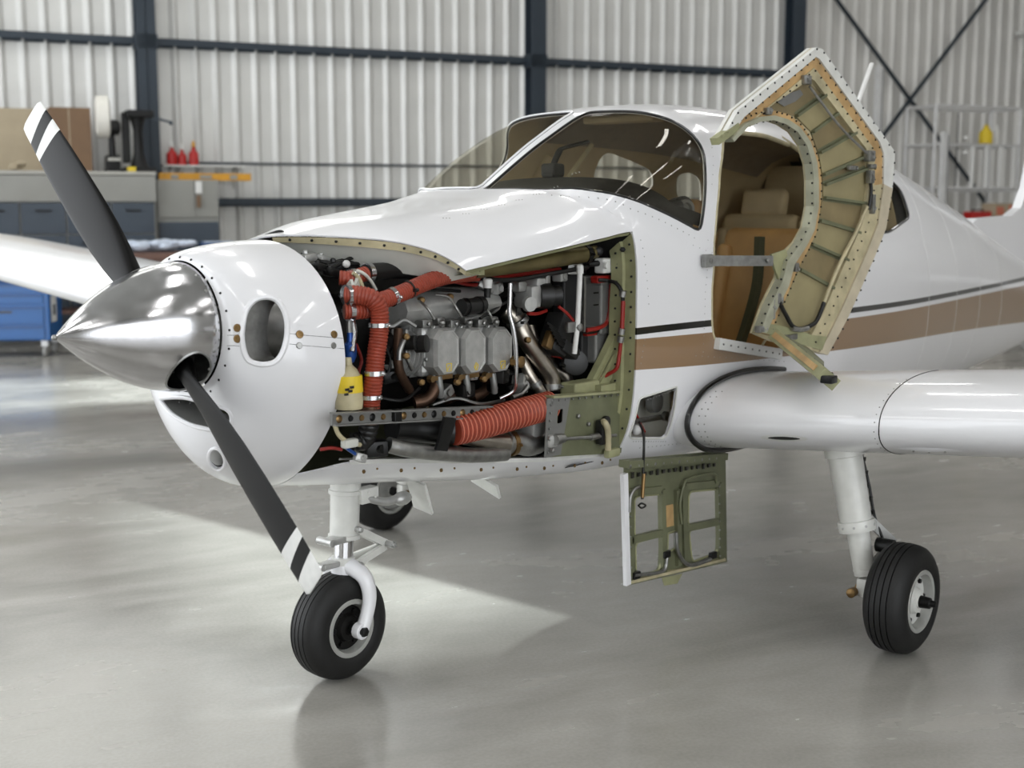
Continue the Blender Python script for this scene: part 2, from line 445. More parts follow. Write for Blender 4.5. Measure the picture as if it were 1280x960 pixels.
def B(s,th,off=0.):
    """nose bowl: s 0 at the spinner ring, 1 at the rear lip"""
    ra,rb,zc=radii(.32,th)
    q=math.pi/2*s
    low=max(0.,-math.cos(th))
    f=max(0., math.sin(q))**(1.0+.25*low); g=1-math.cos(q)
    x=.654-.334*g+.055*low**2*max(0., math.sin(math.pi*s))**1.4
    r=.216+(ra-.216)*f+off
    cz=1.39+(zc-1.39)*f
    return (x+off*.6*(1-s),r*math.sin(th),cz+r*math.cos(th))
def SP(x,th):
    """spinner"""
    k=min(max((x-.66)/.45,0.),1.)
    r=.212*max(1-k**1.9,.002)
    return (x,r*math.sin(th),1.39+r*math.cos(th))


# ---------------------------------------------------------------- the hangar shell
def concrete():
    m = bpy.data.materials.new('polished_concrete'); m.use_nodes = True; nt = m.node_tree; b = nt.nodes['Principled BSDF']; L = nt.links.new
    tc = nt.nodes.new('ShaderNodeTexCoord')
    def noise(sc, det, dist=0., stretch=None):
        n = nt.nodes.new('ShaderNodeTexNoise'); n.inputs['Scale'].default_value = sc; n.inputs['Detail'].default_value = det; n.inputs['Distortion'].default_value = dist
        if stretch:
            mp = nt.nodes.new('ShaderNodeMapping'); mp.inputs['Scale'].default_value = stretch; mp.inputs['Rotation'].default_value = (0, 0, .45); L(tc.outputs['Object'], mp.inputs[0]); L(mp.outputs[0], n.inputs['Vector'])
        else: L(tc.outputs['Object'], n.inputs['Vector'])
        return n
    n1 = noise(.7, 9, .8, (.6, 1.5, 1)); n2 = noise(6, 6, .2, (.7, 1.4, 1)); n3 = noise(70, 5)
    r1 = nt.nodes.new('ShaderNodeValToRGB'); e = r1.color_ramp.elements; e[0].position = .28; e[1].position = .72
    e[0].color = (*lin((.55, .54, .515)), 1); e[1].color = (*lin((.70, .69, .665)), 1); L(n1.outputs['Fac'], r1.inputs[0])
    r2 = nt.nodes.new('ShaderNodeValToRGB'); e = r2.color_ramp.elements; e[0].position = .3; e[1].position = .7
    e[0].color = (.87, .87, .87, 1); e[1].color = (1, 1, 1, 1); L(n2.outputs['Fac'], r2.inputs[0])
    mx = nt.nodes.new('ShaderNodeMix'); mx.data_type = 'RGBA'; mx.blend_type = 'MULTIPLY'; mx.inputs[0].default_value = .6; L(r1.outputs[0], mx.inputs[6]); L(r2.outputs[0], mx.inputs[7])
    r3 = nt.nodes.new('ShaderNodeValToRGB'); e = r3.color_ramp.elements; e[0].position = .35; e[1].position = .65
    e[0].color = (.91, .91, .91, 1); e[1].color = (1, 1, 1, 1); L(n3.outputs['Fac'], r3.inputs[0])
    m3 = nt.nodes.new('ShaderNodeMix'); m3.data_type = 'RGBA'; m3.blend_type = 'MULTIPLY'; m3.inputs[0].default_value = 1; L(mx.outputs[2], m3.inputs[6]); L(r3.outputs[0], m3.inputs[7])
    L(m3.outputs[2], b.inputs['Base Color'])
    mr = nt.nodes.new('ShaderNodeMapRange'); mr.inputs['From Min'].default_value = .32; mr.inputs['From Max'].default_value = .68; mr.inputs['To Min'].default_value = .11; mr.inputs['To Max'].default_value = .33
    ad = nt.nodes.new('ShaderNodeMix'); ad.data_type = 'FLOAT'; ad.inputs[0].default_value = .3; L(n1.outputs['Fac'], ad.inputs[2]); L(n2.outputs['Fac'], ad.inputs[3]); L(ad.outputs[0], mr.inputs['Value']); L(mr.outputs[0], b.inputs['Roughness'])
    bp = nt.nodes.new('ShaderNodeBump'); bp.inputs['Strength'].default_value = .05; bp.inputs['Distance'].default_value = .004; L(n3.outputs['Fac'], bp.inputs['Height'])
    bp2 = nt.nodes.new('ShaderNodeBump'); bp2.inputs['Strength'].default_value = .012; bp2.inputs['Distance'].default_value = .02; L(n2.outputs['Fac'], bp2.inputs['Height']); L(bp.outputs[0], bp2.inputs['Normal']); L(bp2.outputs[0], b.inputs['Normal'])
    b.inputs['Specular IOR Level'].default_value = .6
    return m
M['concrete'] = concrete()
M['sheet'] = mat('pale_steel_sheet', (.82, .82, .81), .42, .2, 0, .07, 1.2, .02, 30)
M['sheet_grey'] = mat('grey_steel_sheet', (.82, .815, .80), .42, .15, 0, .07, 1.2, .02, 30)
M['navy'] = mat('dark_blue_grey_steel', (.175, .215, .255), .5, .1, 0, .08, 3)
M['roof'] = mat('white_roof_liner', (.70, .70, .69), .7)
M['fixture'] = mat('lamp_housing', (.8, .8, .8), .4)

def hbox(s0, s1, t0, t1, z0, z1): # in the hangar frame, local coordinates of an object yawed with the wall
    return ((s0+s1)/2, -(t0+t1)/2, (z0+z1)/2), (abs(s1-s0), abs(t1-t0), abs(z1-z0))
def hplace(o): o.location = W0; o.rotation_euler = (0, 0, HYAW); return o
def struct(name, mb, m): return tag(hplace(mb.build(name, m, None, False)), kind='structure')
S0, S1, T1, ZT = -8.6, 21.5, 25.5, 8.2

struct('floor', MB().box(*hbox(S0-14, S1, -.3, T1+14, -.2, 0)), M['concrete'])
K0, K1, K2, K3 = -3.05, -1.5, 2.7, 5.7      # unseen roof opening, added and sized for the sun patch by the nose wheel
struct('ceiling', MB().box(*hbox(S0-.2, K0, -.3, T1, ZT, ZT+.15)).box(*hbox(K1, S1+.2, -.3, T1, ZT, ZT+.15)).box(*hbox(K0, K1, -.3, K2, ZT, ZT+.15)).box(*hbox(K0, K1, K3, T1, ZT, ZT+.15)), M['roof'])
w2 = struct('added_skylight', MB().box(*hbox(K0-.06, K0, K2, K3, ZT, ZT+.25)).box(*hbox(K1, K1+.06, K2, K3, ZT, ZT+.25)).box(*hbox(K0, K1, K2-.06, K2, ZT, ZT+.25)).box(*hbox(K0, K1, K3, K3+.06, ZT, ZT+.25)), M['roof'])
wl = struct('wall_left', MB().box(*hbox(S0-.2, S0, -.3, 1.6, 0, ZT)).box(*hbox(S0-.2, S0, 1.6, 16, 7.3, ZT)).box(*hbox(S0-.2, S0, 16, T1, 0, ZT)), M['sheet'])   # open doorway in the middle
wf = struct('wall_front', MB().box(*hbox(S0, -6, T1, T1+.2, 0, ZT)).box(*hbox(-6, 5, T1, T1+.2, 5.8, ZT)).box(*hbox(5, S1, T1, T1+.2, 0, ZT)), M['sheet'])   # hangar door, open
wr = struct('wall_right', MB().box(*hbox(S1, S1+.2, -.3, T1, 0, ZT)), M['sheet_grey'])
wb = struct('wall_back', MB().box(*hbox(S0, S1, -.3, -.05, 0, 4.95)).box(*hbox(3.3, S1, -.3, -.05, 4.95, ZT)).box(*hbox(S0, 3.3, -.3, -.05, 7.6, ZT)), M['sheet'])
def sheet_mesh(h):
    P = []; p = .285
    for k in range(4): P += [(k*p, 0), (k*p+.15, 0), (k*p+.205, .048), (k*p+.23, .048), (k*p+.28, 0)]
    P.append((1.144, 0))
    V = [(x, -y, z) for z in (0, h) for x, y in P]; n = len(P)
    V += [(x, -y+.006, z) for z in (0, h) for x, y in P]
    F = [(i, i+1, n+i+1, n+i) for i in range(n-1)]+[(2*n+i+1, 2*n+i, 3*n+i, 3*n+i+1) for i in range(n-1)]
    F += [(i+1, i, 2*n+i, 2*n+i+1) for i in range(n-1)]+[(n+i, n+i+1, 3*n+i+1, 3*n+i) for i in range(n-1)]
    return V, F
proto = {}
for (h, z, key, off) in ((3.26, 0, 'lo', 0.0), (1.76, 3.24, 'hi', .007), (3.3, 4.97, 'top', .0)):
    for k in range(-7, 17):
        grey = k >= 9
        if key == 'top' and k < 3: continue
        kk = (key, grey)
        if kk not in proto:
            V, F = sheet_mesh(h); proto[kk] = obj('panel', V, F, M['sheet_grey' if grey else 'sheet'], wb, False); o = proto[kk]
        else: o = proto[kk].copy(); COL.objects.link(o)
        o.location = (k*1.14+.85, -off, z)
MB().box(*hbox(K0, K1, K2, K3, ZT+.2, ZT+.21)).build('pane', M['glass'], w2, False)
win = struct('window_1', MB().box(*hbox(S0, 3.3, -.25, .0, 4.95, 5.05)).box(*hbox(S0, 3.3, -.25, .0, 7.5, 7.6)), M['navy'])
m = MB().box((.98, .15, 6.28), (1.94, .012, 2.46)); pane0 = None
for k in range(6):
    x = S0+.1+k*1.96
    if pane0 is None: pane0 = m.build('pane', M['glass'], win, False); o = pane0; o.location = (x, 0, 0)
    else: o = pane0.copy(); COL.objects.link(o); o.location = (x, 0, 0)
    MB().box((x-.05, .15, 6.28), (.08, .1, 2.46)).build('frame', M['navy'], win, False)
# columns, girts and wind bracing
for i, s in enumerate((-5.6, .07, 6.04, 11.02, 17.6)):
    c = MB().box(*hbox(s-.13, s+.13, .28, .30, 0, ZT)).box(*hbox(s-.13, s+.13, .05, .07, 0, ZT)).box(*hbox(s-.01, s+.01, .05, .3, 0, ZT))
    c.box(*hbox(s-.2, s+.2, .04, .34, 0, .03))
    for z in (1.765, 3.95): c.box(*hbox(s-.15, s+.15, .02, .30, z-.1, z+.1))
    struct('column_%d' % (i+1), c, M['navy'])
n = 0
for s0, s1, zs in ((-8.5, -5.75, (1.765, 3.95)), (-5.45, -.07, (3.95,)), (.21, 5.9, (1.765, 3.95)), (6.18, 10.88, (1.765, 3.95)), (17.75, 21, (1.765, 3.95))):
    for z in zs:
        n += 1; struct('trim_%d' % n, MB().box(*hbox(s0, s1, .04, .05, z-.06, z+.06)).box(*hbox(s0, s1, .04, .18, z+.045, z+.06)).box(*hbox(s0, s1, .17, .18, z-.035, z+.06)), M['navy'])
n += 1; struct('trim_%d' % n, MB().cyl((.5, -.10, 2.318), (10.8, -.10, 2.318), .018, seg=8), M['navy'])
for a, b in (((11.3, 5.86), (16.9, .55)), ((15.66, 5.8), (11.3, 1.0))):
    n += 1; struct('trim_%d' % n, MB().bar((a[0], -.13, a[1]), (b[0], -.13, b[1]), .07, .02, (0, 1, 0)).bar((a[0], -.15, a[1]), (b[0], -.15, b[1]), .012, .06, (0, 1, 0)), M['navy'])
# ceiling light housings around the lamps
pf = None; k = 0
for s in LIGHT_S:
    for t in LIGHT_T:
        if pf is None:
            mb = MB().box((0, 0, .05), (.6, 2.7, .1)).box((-.285, 0, -.02), (.03, 2.7, .06)).box((.285, 0, -.02), (.03, 2.7, .06))
            for y in (-1, 1): mb.cyl((0, y, .1), (0, y, ZT-LIGHT_Z), .01, seg=6)
            pf = mb.build('ceiling_light', M['fixture'], None, False); o = pf
        else: o = pf.copy(); COL.objects.link(o)
        o.location = H(s, t, LIGHT_Z); o.rotation_euler = (0, 0, HYAW)
        tag(o, 'long white strip light hanging from the hangar roof', 'light', 'strip lights under the roof')

# ---------------------------------------------------------------- things along the back wall
M['gcab'] = mat('grey_cabinet_paint', (.555, .555, .535), .5, 0, .1, .05, 4)
M['gtop'] = mat('pale_grey_top', (.66, .655, .63), .5, 0, 0, .08, 6)
M['bdrawer'] = mat('slate_blue_paint', (.235, .275, .32), .45, 0, .1, .06, 4)
M['card'] = mat('brown_cardboard', (.46, .365, .28), .8, 0, 0, .08, 6)
M['ply'] = mat('tan_board', (.66, .61, .52), .8, 0, 0, .06, 5)
M['redwood'] = mat('red_brown_wood', (.44, .33, .29), .55, 0, 0, .25, 5)
M['blue'] = mat('blue_cart_paint', (.06, .33, .58), .35, 0, .3, .04, 4)
M['blue_d'] = mat('dark_blue_cart_paint', (.05, .25, .46), .35, 0, .3)
M['bag'] = mat('clear_plastic_bag', (.78, .82, .88), .3, 0, 0, .1, 8)
M['ylw'] = mat('orange_yellow_level', (.80, .58, .16), .45, 0, 0, .15, 6)
M['redpl'] = mat('red_plastic', (.70, .14, .13), .35)
M['roll'] = mat('white_buff_cloth', (.88, .87, .84), .9, 0, 0, .06, 10)
M['iron'] = mat('black_cast_iron', (.07, .07, .072), .5, .3, 0, .2, 10)
M['galv'] = mat('galvanised_tube', (.83, .83, .83), .4, .15, 0, .08, 8)
M['cement'] = mat('caster_grey', (.55, .55, .54), .5)

def place(name, s, t, z, rz=0.): return empty(name, H(s, t, z), HYAW+rz)

# tall cabinet: local x along the wall, y into it
r = tag(place('storage_cabinet', -1.73, 1.15, 0), 'long tall grey cabinet with slate blue drawers, loaded on top', 'cabinet')
MB().box((0, .36, 1.06), (3.4, .70, 2.1)).build('body', M['gcab'], r, False)
MB().box((0, .35, 2.145), (3.42, .78, .05), bev=.008).build('top', M['gtop'], r, False)
MB().box((0, -.02, 1.945), (3.4, .04, .33), bev=.004).build('fascia', M['gcab'], r, False)
for i in range(6):
    for z in (1.565, 1.15, .73, .31):
        d = MB().box((-1.4+i*.56, -.01, z), (.54, .03, .40), bev=.006).build('drawer', M['bdrawer'], r, False)
        MB().bar((-1.5+i*.56, -.04, z+.1), (-1.3+i*.56, -.04, z+.1), .02, .02).build('handle', M['iron'], d, False)
MB().box((-1.55, -.05, 1.95), (.22, .03, .26)).build('label_plate', M['gtop'], r, False)

r = tag(place('electrical_cabinet', .42, 1.0, 0), 'grey electrical cabinet with white tag standing right of the drawers', 'cabinet')
MB().box((0, .3, 1.03), (.82, .58, 2.06)).build('body', M['gcab'], r, False)
MB().box((-.16, 0, 1.82), (.49, .03, .5), bev=.004).build('door', M['gcab'], r, False)
MB().box((.25, 0, 1.82), (.31, .03, .5), bev=.004).build('door', M['gcab'], r, False)
MB().box((0, -.005, .78), (.8, .03, 1.45), bev=.004).build('door', M['bdrawer'], r, False)
MB().box((.14, -.03, 1.97), (.09, .015, .16)).build('tag', M['whitepl'], r, False)
MB().bar((.13, -.05, 1.7), (.13, -.05, 1.86), .04, .05).build('handle', M['card'], r, False)

o = MB().box((0, 0, .05), (1.25, .05, .10), bev=.004); r = tag(place('spirit_level', .70, .82, 2.062), 'long orange yellow level lying on top of the grey cabinet', 'level')
o.build('body', M['ylw'], r, False); MB().box((0, -.028, .05), (.16, .01, .05)).box((-.42, -.028, .05), (.1, .01, .06)).box((.38, -.028, .05), (.1, .01, .06)).build('vial', M['gcab'], r, False)

r = tag(place('wall_shelf', .80, .07, 2.26), 'thin white shelf fixed to the wall above the level', 'shelf')
MB().box((0, -.16, .012), (1.15, .34, .024)).build('board', M['whitepl'], r, False)
for x in (-.45, .45): MB().bar((x, .01, -.02), (x, -.28, -.01), .02, .03).bar((x, -.02, -.02), (x, -.02, -.3), .02, .02).build('bracket', M['gcab'], r, False)
for i, (s, h, rr, top) in enumerate(((.36, .20, .075, 0), (.50, .17, .06, 0), (.66, .21, .07, 1))):
    r = tag(place('bottle', s, .27, 2.285), ['squat red bottle on the white shelf, closest to the column', 'small red bottle with white cap between two bottles on the shelf', 'red bottle with orange nozzle at the right of the shelf bottles'][i], 'bottle', 'red bottles on the wall shelf')
    MB().lathe((0, 0, 0), (0, 0, 1), [(0, rr*.95), (.02, rr), (h*.75, rr), (h, rr*.4), (h+.04, rr*.35)], 14).build('body', M['redpl'], r)
    MB().lathe((0, 0, h+.04), (0, 0, 1), [(0, rr*.4), (.05, rr*.35), (.09, rr*.12)], 10).build('cap', M['ylw'] if top else M['whitepl'], r)

r = tag(place('cardboard_box', -1.03, .62, 2.171), 'brown cardboard box standing on the tall cabinet', 'box')
MB().box((0, 0, .41), (.5, .5, .82), bev=.004).build('body', M['card'], r, False)
MB().box((-.02, -.252, .41), (.012, .006, .8)).build('seam', M['ply'], r, False)
o = tag(place('board', -2.06, .45, 2.171), 'tan board leaning behind the propeller tip, left of the cardboard box', 'board')
MB().box((0, .02, .41), (1.5, .03, .82)).build('panel', M['ply'], o, False)
r = tag(place('buffing_machine', -.58, .78, 2.171), 'black buffing machine with a big white cloth wheel beside the box', 'machine')
MB().box((.07, 0, .02), (.2, .3, .04), bev=.01).box((.07, 0, .12), (.18, .2, .2), bev=.03).build('base', M['iron'], r, False)
MB().cyl((.07, 0, .2), (.07, 0, .5), .05, .04, 12).build('post', M['iron'], r)
MB().lathe((.02, 0, .58), (1, 0, 0), [(0, .07), (.03, .1), (.13, .1), (.16, .07)], 16).build('motor', M['iron'], r)
MB().lathe((-.13, 0, .72), (1, -.12, 0), [(0, .2), (.02, .27), (.17, .275), (.19, .2)], 28).build('buffing_wheel', M['roll'], r)
MB().box((.07, -.13, .16), (.16, .06, .04)).build('switch_box', M['gtop'], r, False)
r = tag(place('arbor_press', -.19, .78, 2.171), 'black cast iron arbor press standing on the tall cabinet by the column', 'press')
MB().box((.02, 0, .03), (.4, .36, .06), bev=.015).build('base', M['iron'], r, False)
MB().lathe((.02, 0, .05), (0, 0, 1), [(0, .14), (.06, .1), (.2, .065), (.5, .06), (.62, .09), (.72, .12)], 14).build('column', M['iron'], r)
MB().box((.04, -.05, .76), (.36, .22, .1), bev=.02).build('head', M['iron'], r, False)
MB().box((-.14, -.02, .45), (.1, .1, .66), bev=.015).build('ram', M['iron'], r, False)
MB().bar((.1, -.12, .74), (.42, -.16, .66), .03, .03).sphere((.43, -.16, .65), .03).build('lever', M['navy'], r)
for i, (s, w, c, l) in enumerate(((-2.06, .2, 'yellow', 'yellow folded rag lying on the cabinet top under the tan board'), (-1.68, .2, 'ply', 'cream cloth lying on the cabinet top beside the yellow rag'), (-.32, .1, 'yellow', 'small yellow box at the cabinet edge in front of the press'))):
    rr = tag(place('rag' if i < 2 else 'small_box', s, 1.1 if i == 2 else .9, 2.171), l, 'cloth' if i < 2 else 'box')
    if i < 2:
        b = MB()
        for k in range(5): b.sphere((random.uniform(-w/2, w/2), random.uniform(-.05, .05), .036+.015*k), .06, 8, sc=(1, .8, .55))
        b.build('fold', M[c], rr)
    else: MB().box((0, 0, .03), (.1, .08, .06), bev=.004).build('body', M[c], rr, False)

# red-brown bench in front of the cabinets
r = tag(place('workbench', -1.0, 1.78, 0), 'low red brown wooden workbench in front of the tall cabinets', 'workbench')
MB().box((0, 0, 1.10), (3.6, .7, .07), bev=.006).build('top', M['redwood'], r, False)
MB().box((0, -.3, .98), (3.5, .05, .17)).build('apron', M['redwood'], r, False)
MB().box((0, .05, .42), (3.4, .55, .04)).build('shelf', M['redwood'], r, False)
for x in (-1.7, 0, 1.7):
    for y in (-.28, .28): MB().box((x, y, .53), (.09, .09, 1.06)).build('leg', M['bdrawer'], r, False)
r = tag(place('plastic_bag', -.1, 1.75, 1.14), 'crumpled clear plastic bags heaped on the red brown bench', 'bag')
b = MB()
for k in range(16): b.sphere((random.uniform(-.38, .38), random.uniform(-.12, .12), random.uniform(.065, .12)), random.uniform(.06, .10), 7, sc=(1.3, 1, .6))
b.build('film', M['bag'], r, False)
r = tag(place('tray', .62, 1.8, 1.136), 'blue tray standing at the right end of the bench', 'tray')
MB().box((0, 0, .06), (.4, .3, .12), bev=.01).build('body', M['blue_d'], r, False); MB().box((0, 0, .125), (.36, .26, .01)).build('lining', M['bag'], r, False)

# blue tool cart under the wing
r = tag(place('tool_cart', -2.05, 3.0, 0, -.35), 'blue steel tool cart on casters under the far wing', 'cart')
MB().box((0, .28, .53), (.92, .56, .66), bev=.01).build('body', M['blue'], r, False)
MB().box((0, .28, .885), (.96, .6, .05), bev=.01).build('top', M['blue_d'], r, False)
for i, (z, h) in enumerate(((.80, .10), (.68, .11), (.50, .22), (.30, .16))):
    d = MB().box((-.02, -.005, z), (.84, .02, h-.012), bev=.003).build('drawer', M['blue'], r, False)
    MB().box((-.02, -.02, z+h*.35), (.8, .02, .015)).build('handle', M['blue_d'], d, False)
mk = MB().lathe((-.16, -.014, .53), (0, -1, 0), [(0, .035), (.004, .034)], 12); mk.build('round_badge', M['whitepl'], r, False)
MB().box((-.02, -.017, .53), (.14, .004, .025)).build('badge_strip', M['blackl'], r, False)
MB().box((.462, .2, .55), (.006, .22, .3)).build('data_sheet', M['whitepl'], r, False)
MB().box((.467, .2, .54), (.004, .10, .12)).build('sheet_print', M['bdrawer'], r, False)
for x in (-.38, .38):
    for y in (.06, .5):
        c = MB().box((x, y, .165), (.07, .06, .07)).build('caster', M['galv'], r, False)
        MB().lathe((x-.02, y, .065), (1, 0, 0), [(0, .055), (.005, .065), (.035, .065), (.04, .055)], 16).build('wheel', M['cement'], c)

# access platform at the right
r = tag(place('access_platform', 14.0, 1.5, 0), 'galvanised tube work platform with guard rails behind the tail', 'platform')
g = M['galv']
for x in (-.98, .98):
    for y in (0, .7): MB().cyl((x, y, 0), (x, y, 3.42), .03, seg=10).build('post', g, r)
for z in (2.0, 2.74, 3.40):
    for y in (0, .7): MB().cyl((-.98, y, z), (.98, y, z), .03, seg=10).build('rail', g, r)
    for x in (-.98, .98): MB().cyl((x, 0, z), (x, .7, z), .025, seg=8).build('rail', g, r)
MB().box((0, .35, 1.97), (1.96, .7, .06)).build('deck', g, r, False)
MB().box((.12, .1, 2.765), (1.7, .26, .02)).build('shelf', g, r, False)
for x in (-.1, .22, .54, .86): MB().cyl((x, .0, 2.0), (x, .0, 2.74), .035, seg=10).build('baluster', M['whitepl'], r)
MB().cyl((-.28, .2, 2.0), (-.28, .2, 3.3), .012, seg=6).build('cable', M['iron'], r)
for z in (2.62, 2.86): MB().sphere((-.27, .0, z), .05).build('knob', M['whitepl'], r)
for x in (-.98, .98): MB().bar((x, 0, .4), (x, .7, 1.6), .03, .03).build('brace', g, r)
r = tag(place('jug', 14.32, 1.36, 2.776), 'yellow plastic jug standing on the platform shelf', 'jug')
MB().lathe((0, 0, 0), (0, 0, 1), [(0, .10), (.02, .12), (.2, .115), (.27, .06), (.3, .05)], 14).build('body', M['yellow'], r); MB().cyl((0, 0, .3), (0, 0, .34), .04, seg=10).build('cap', M['yellow'], r)
r = tag(place('bottle', 14.58, 1.36, 2.776), 'tall white bottle beside the yellow jug on the platform', 'bottle')
MB().lathe((0, 0, 0), (0, 0, 1), [(0, .05), (.24, .05), (.29, .02), (.34, .02)], 12).build('body', M['whitepl'], r)
for (s, t, h, l) in ((11.75, 1.5, 4.0, 'tall pale steel post standing behind the open cabin door'), (12.34, 2.45, 2.9, 'short pale steel post standing left of the platform')):
    r = tag(place('post', s, t, 0), l, 'post'); MB().box((0, 0, h/2), (.09, .09, h)).build('tube', M['galv'], r, False); MB().box((0, 0, .02), (.3, .3, .04)).build('base', M['galv'], r, False)
    MB().box((.06, .0, h/2), (.03, .06, h-.1)).build('strap', M['navy'], r, False)
r = tag(place('side_table', 13.62, 2.2, 0), 'grey table with a dark locker below, in front of the platform', 'table')
MB().box((0, 0, 1.44), (1.3, .6, .05)).build('top', M['gcab'], r, False)
for x in (-.6, .6):
    for y in (-.25, .25): MB().box((x, y, .71), (.06, .06, 1.42)).build('leg', M['gcab'], r, False)
r = tag(place('red_toolbox', 13.38, 2.2, 1.466), 'red metal toolbox on the grey table behind the tail', 'toolbox')
MB().box((0, 0, .07), (.42, .22, .14), bev=.01).build('body', M['redpl'], r, False); MB().bar((-.12, 0, .17), (.12, 0, .17), .02, .02).bar((-.12, 0, .13), (-.12, 0, .17), .02, .02).bar((.12, 0, .13), (.12, 0, .17), .02, .02).build('handle', M['iron'], r, False)
r = tag(place('carton', 13.84, 2.2, 1.466), 'pale carton with faded orange print beside the red toolbox', 'carton')
MB().box((0, 0, .14), (.46, .3, .28), bev=.004).build('body', M['ply'], r, False); MB().box((-.1, -.153, .15), (.16, .006, .14)).box((.14, -.153, .15), (.1, .006, .2)).build('print', M['orange_l'], r, False)
r = tag(place('locker', 12.62, 1.88, 0), 'dark brown locker standing under the platform', 'locker')
MB().box((0, .2, .93), (.55, .4, 1.86), bev=.01).build('body', mat('dark_brown_paint', (.24, .21, .18), .6), r, False); MB().box((0, -.01, .93), (.5, .02, 1.8)).build('door', mat('dark_brown_door', (.26, .23, .2), .6), r, False)
MB().box((.2, -.03, 1.0), (.03, .03, .12)).build('handle', M['galv'], r, False)
r = tag(place('wall_light', 16.66, .06, 4.92), 'white tube light fixed high on the wall at the right edge', 'light')
MB().box((0, -.05, 0), (.9, .1, .09), bev=.01).build('housing', M['whitepl'], r, False); MB().cyl((-.42, -.12, 0), (.42, -.12, 0), .03, seg=10).build('tube', M['whitepl'], r)
r = tag(place('pallet_jack', 9.5, 7.2, 0), 'dark wheeled jack on the floor behind the fuselage', 'jack')
MB().box((0, 0, .12), (.9, .25, .08), bev=.02).build('frame', M['iron'], r, False); MB().box((-.3, 0, .25), (.25, .2, .2), bev=.03).build('pump', M['iron'], r, False)
MB().bar((-.35, 0, .3), (-.75, 0, .75), .03, .03).build('lever', M['iron'], r, False)
for x in (-.35, .4):
    for y in (-.14, .14): MB().lathe((x, y-.02, .06), (0, 1, 0), [(0, .05), (.005, .06), (.035, .06), (.04, .05)], 12).build('wheel', M['cement'], r)

# ---------------------------------------------------------------- the aeroplane: x forward, y to its left, z up, nose wheel at the origin
AIR = tag(empty('airplane'), 'white low wing light aeroplane with brown band, engine cowling and cabin door open', 'airplane')
def part(name, parent=AIR): return parent
def mirror(L): return [(x, -t) for x, t in L]
def SF(x, t): return S(x, t)

# openings, as (x, angle) on the fuselage surface
WS_P = [(-0.7941, 0.1853), (-1.4899, 0.0780), (-1.4757, 0.3535), (-1.4829, 0.4993), (-1.5404, 0.5967), (-1.5962, 0.6784), (-1.6119, 0.7481), (-1.5867, 0.8398), (-1.5529, 1.0064), (-1.5177, 1.1592), (-1.3347, 1.0712), (-1.1625, 0.9905), (-1.0309, 0.9147), (-0.9359, 0.8199), (-0.8448, 0.6322), (-0.8120, 0.4509)]
WS_P[0] = (WS_P[0][0], .04); WS_P[1] = (WS_P[1][0], .045)
DOOR_O = [(-1.8487, 0.6422), (-1.7072, 0.8383), (-1.6508, 1.0262), (-1.6267, 1.2100), (-1.5900, 1.5265), (-1.5965, 1.7708), (-1.6199, 1.8872), (-1.8720, 1.9480), (-2.2071, 2.0242)]
_df = DOOR_O[-1]
DOOR_O += [(-2.72, 1.82), (-2.82, 1.60), (-2.84, 1.2), (-2.80, .95), (-2.66, .72), (-2.45, .56)]
DOOR_O += [(-2.5146, 0.6316), (-2.2982, 0.5811), (-2.0444, 0.5821)]
RW = [(-3.5059, 1.1473), (-3.8714, 0.9850), (-3.8607, 0.7311), (-3.7323, 0.6595)]
RW = [(-3.02, RW[0][1]+.06)]+RW+[(-3.03, RW[-1][1]-.05)]
HATCH = [(-1.0888, 2.1449), (-1.3479, 2.1132), (-1.3503, 2.1305), (-1.3563, 2.3793), (-1.3405, 2.3914), (-1.0969, 2.3548), (-1.0704, 2.3330)]
COWL_X = -1.052
TC_EDGE = [(-0.1649, 1.0754), (-0.2250, 1.0702), (-0.2977, 1.0696), (-0.3727, 1.0743), (-0.4501, 1.0829), (-0.5309, 1.0920), (-0.6157, 1.0995), (-0.7029, 1.1096), (-0.7939, 1.1201), (-0.9017, 1.1273), (-1.0218, 1.1304)]
TC_EDGE[-1] = (COWL_X, TC_EDGE[-1][1])
TC_FRONT = [(-0.1263, 1.0004), (-0.0821, 0.9182), (-0.0294, 0.8357), (0.0312, 0.7393), (0.1050, 0.5975), (0.1714, 0.4193), (0.2281, 0.1874), (0.2540, -0.0523)]
PAN = [(0.1741, 2.5392), (0.0724, 2.5013), (-0.0221, 2.4761), (-0.1775, 2.4278), (-0.3447, 2.4027), (-0.5097, 2.4092), (-0.6926, 2.4267), (-0.8645, 2.4372), (-1.0368, 2.4404)]
PAN[-1] = (COWL_X, PAN[-1][1])

# fuselage shell behind the firewall
def cabin_mat(c): return 1 if c.x > -3.9 else 2
_tc = TC_EDGE[-1][1]
SEAM = [(COWL_X, _tc), (-.90, .86), (-.78, .58), (-.745, .3), (-.745, -.3), (-.78, -.58), (-.90, -.86), (COWL_X, -_tc)]   # cowl to fuselage joint, port to starboard
out = [(COWL_X, -PI+.001), (-7.88, -PI+.001), (-7.88, PI-.001), (COWL_X, PI-.001)]+SEAM
sm = lambda L, r=.03: [(p.x, p.y) for p in rounded([Vector((a, b, 0)) for a, b in L], r, 3)]
SW1 = [(-2.2979, -0.8511), (-2.3178, -0.6472), (-2.5610, -0.6945), (-2.7920, -0.7483), (-2.8667, -0.8781)]   # starboard side windows
SW2 = [(-3.0881, -0.9225), (-3.0299, -0.7497), (-3.1380, -0.7140), (-3.2525, -0.7576), (-3.3322, -0.9255)]
wsp = sm(WS_P, .05); wss = mirror(wsp)
holes = [wsp, wss, sm(DOOR_O, .05), sm(RW, .05), sm(HATCH, .02), sm(SW1, .07), sm(SW2, .05)]
fus = skin('fuselage', out, holes, SF, (.075, .085), .012, [M['fus'], M['tan_trim'], M['green_d']], AIR, inmat=cabin_mat)
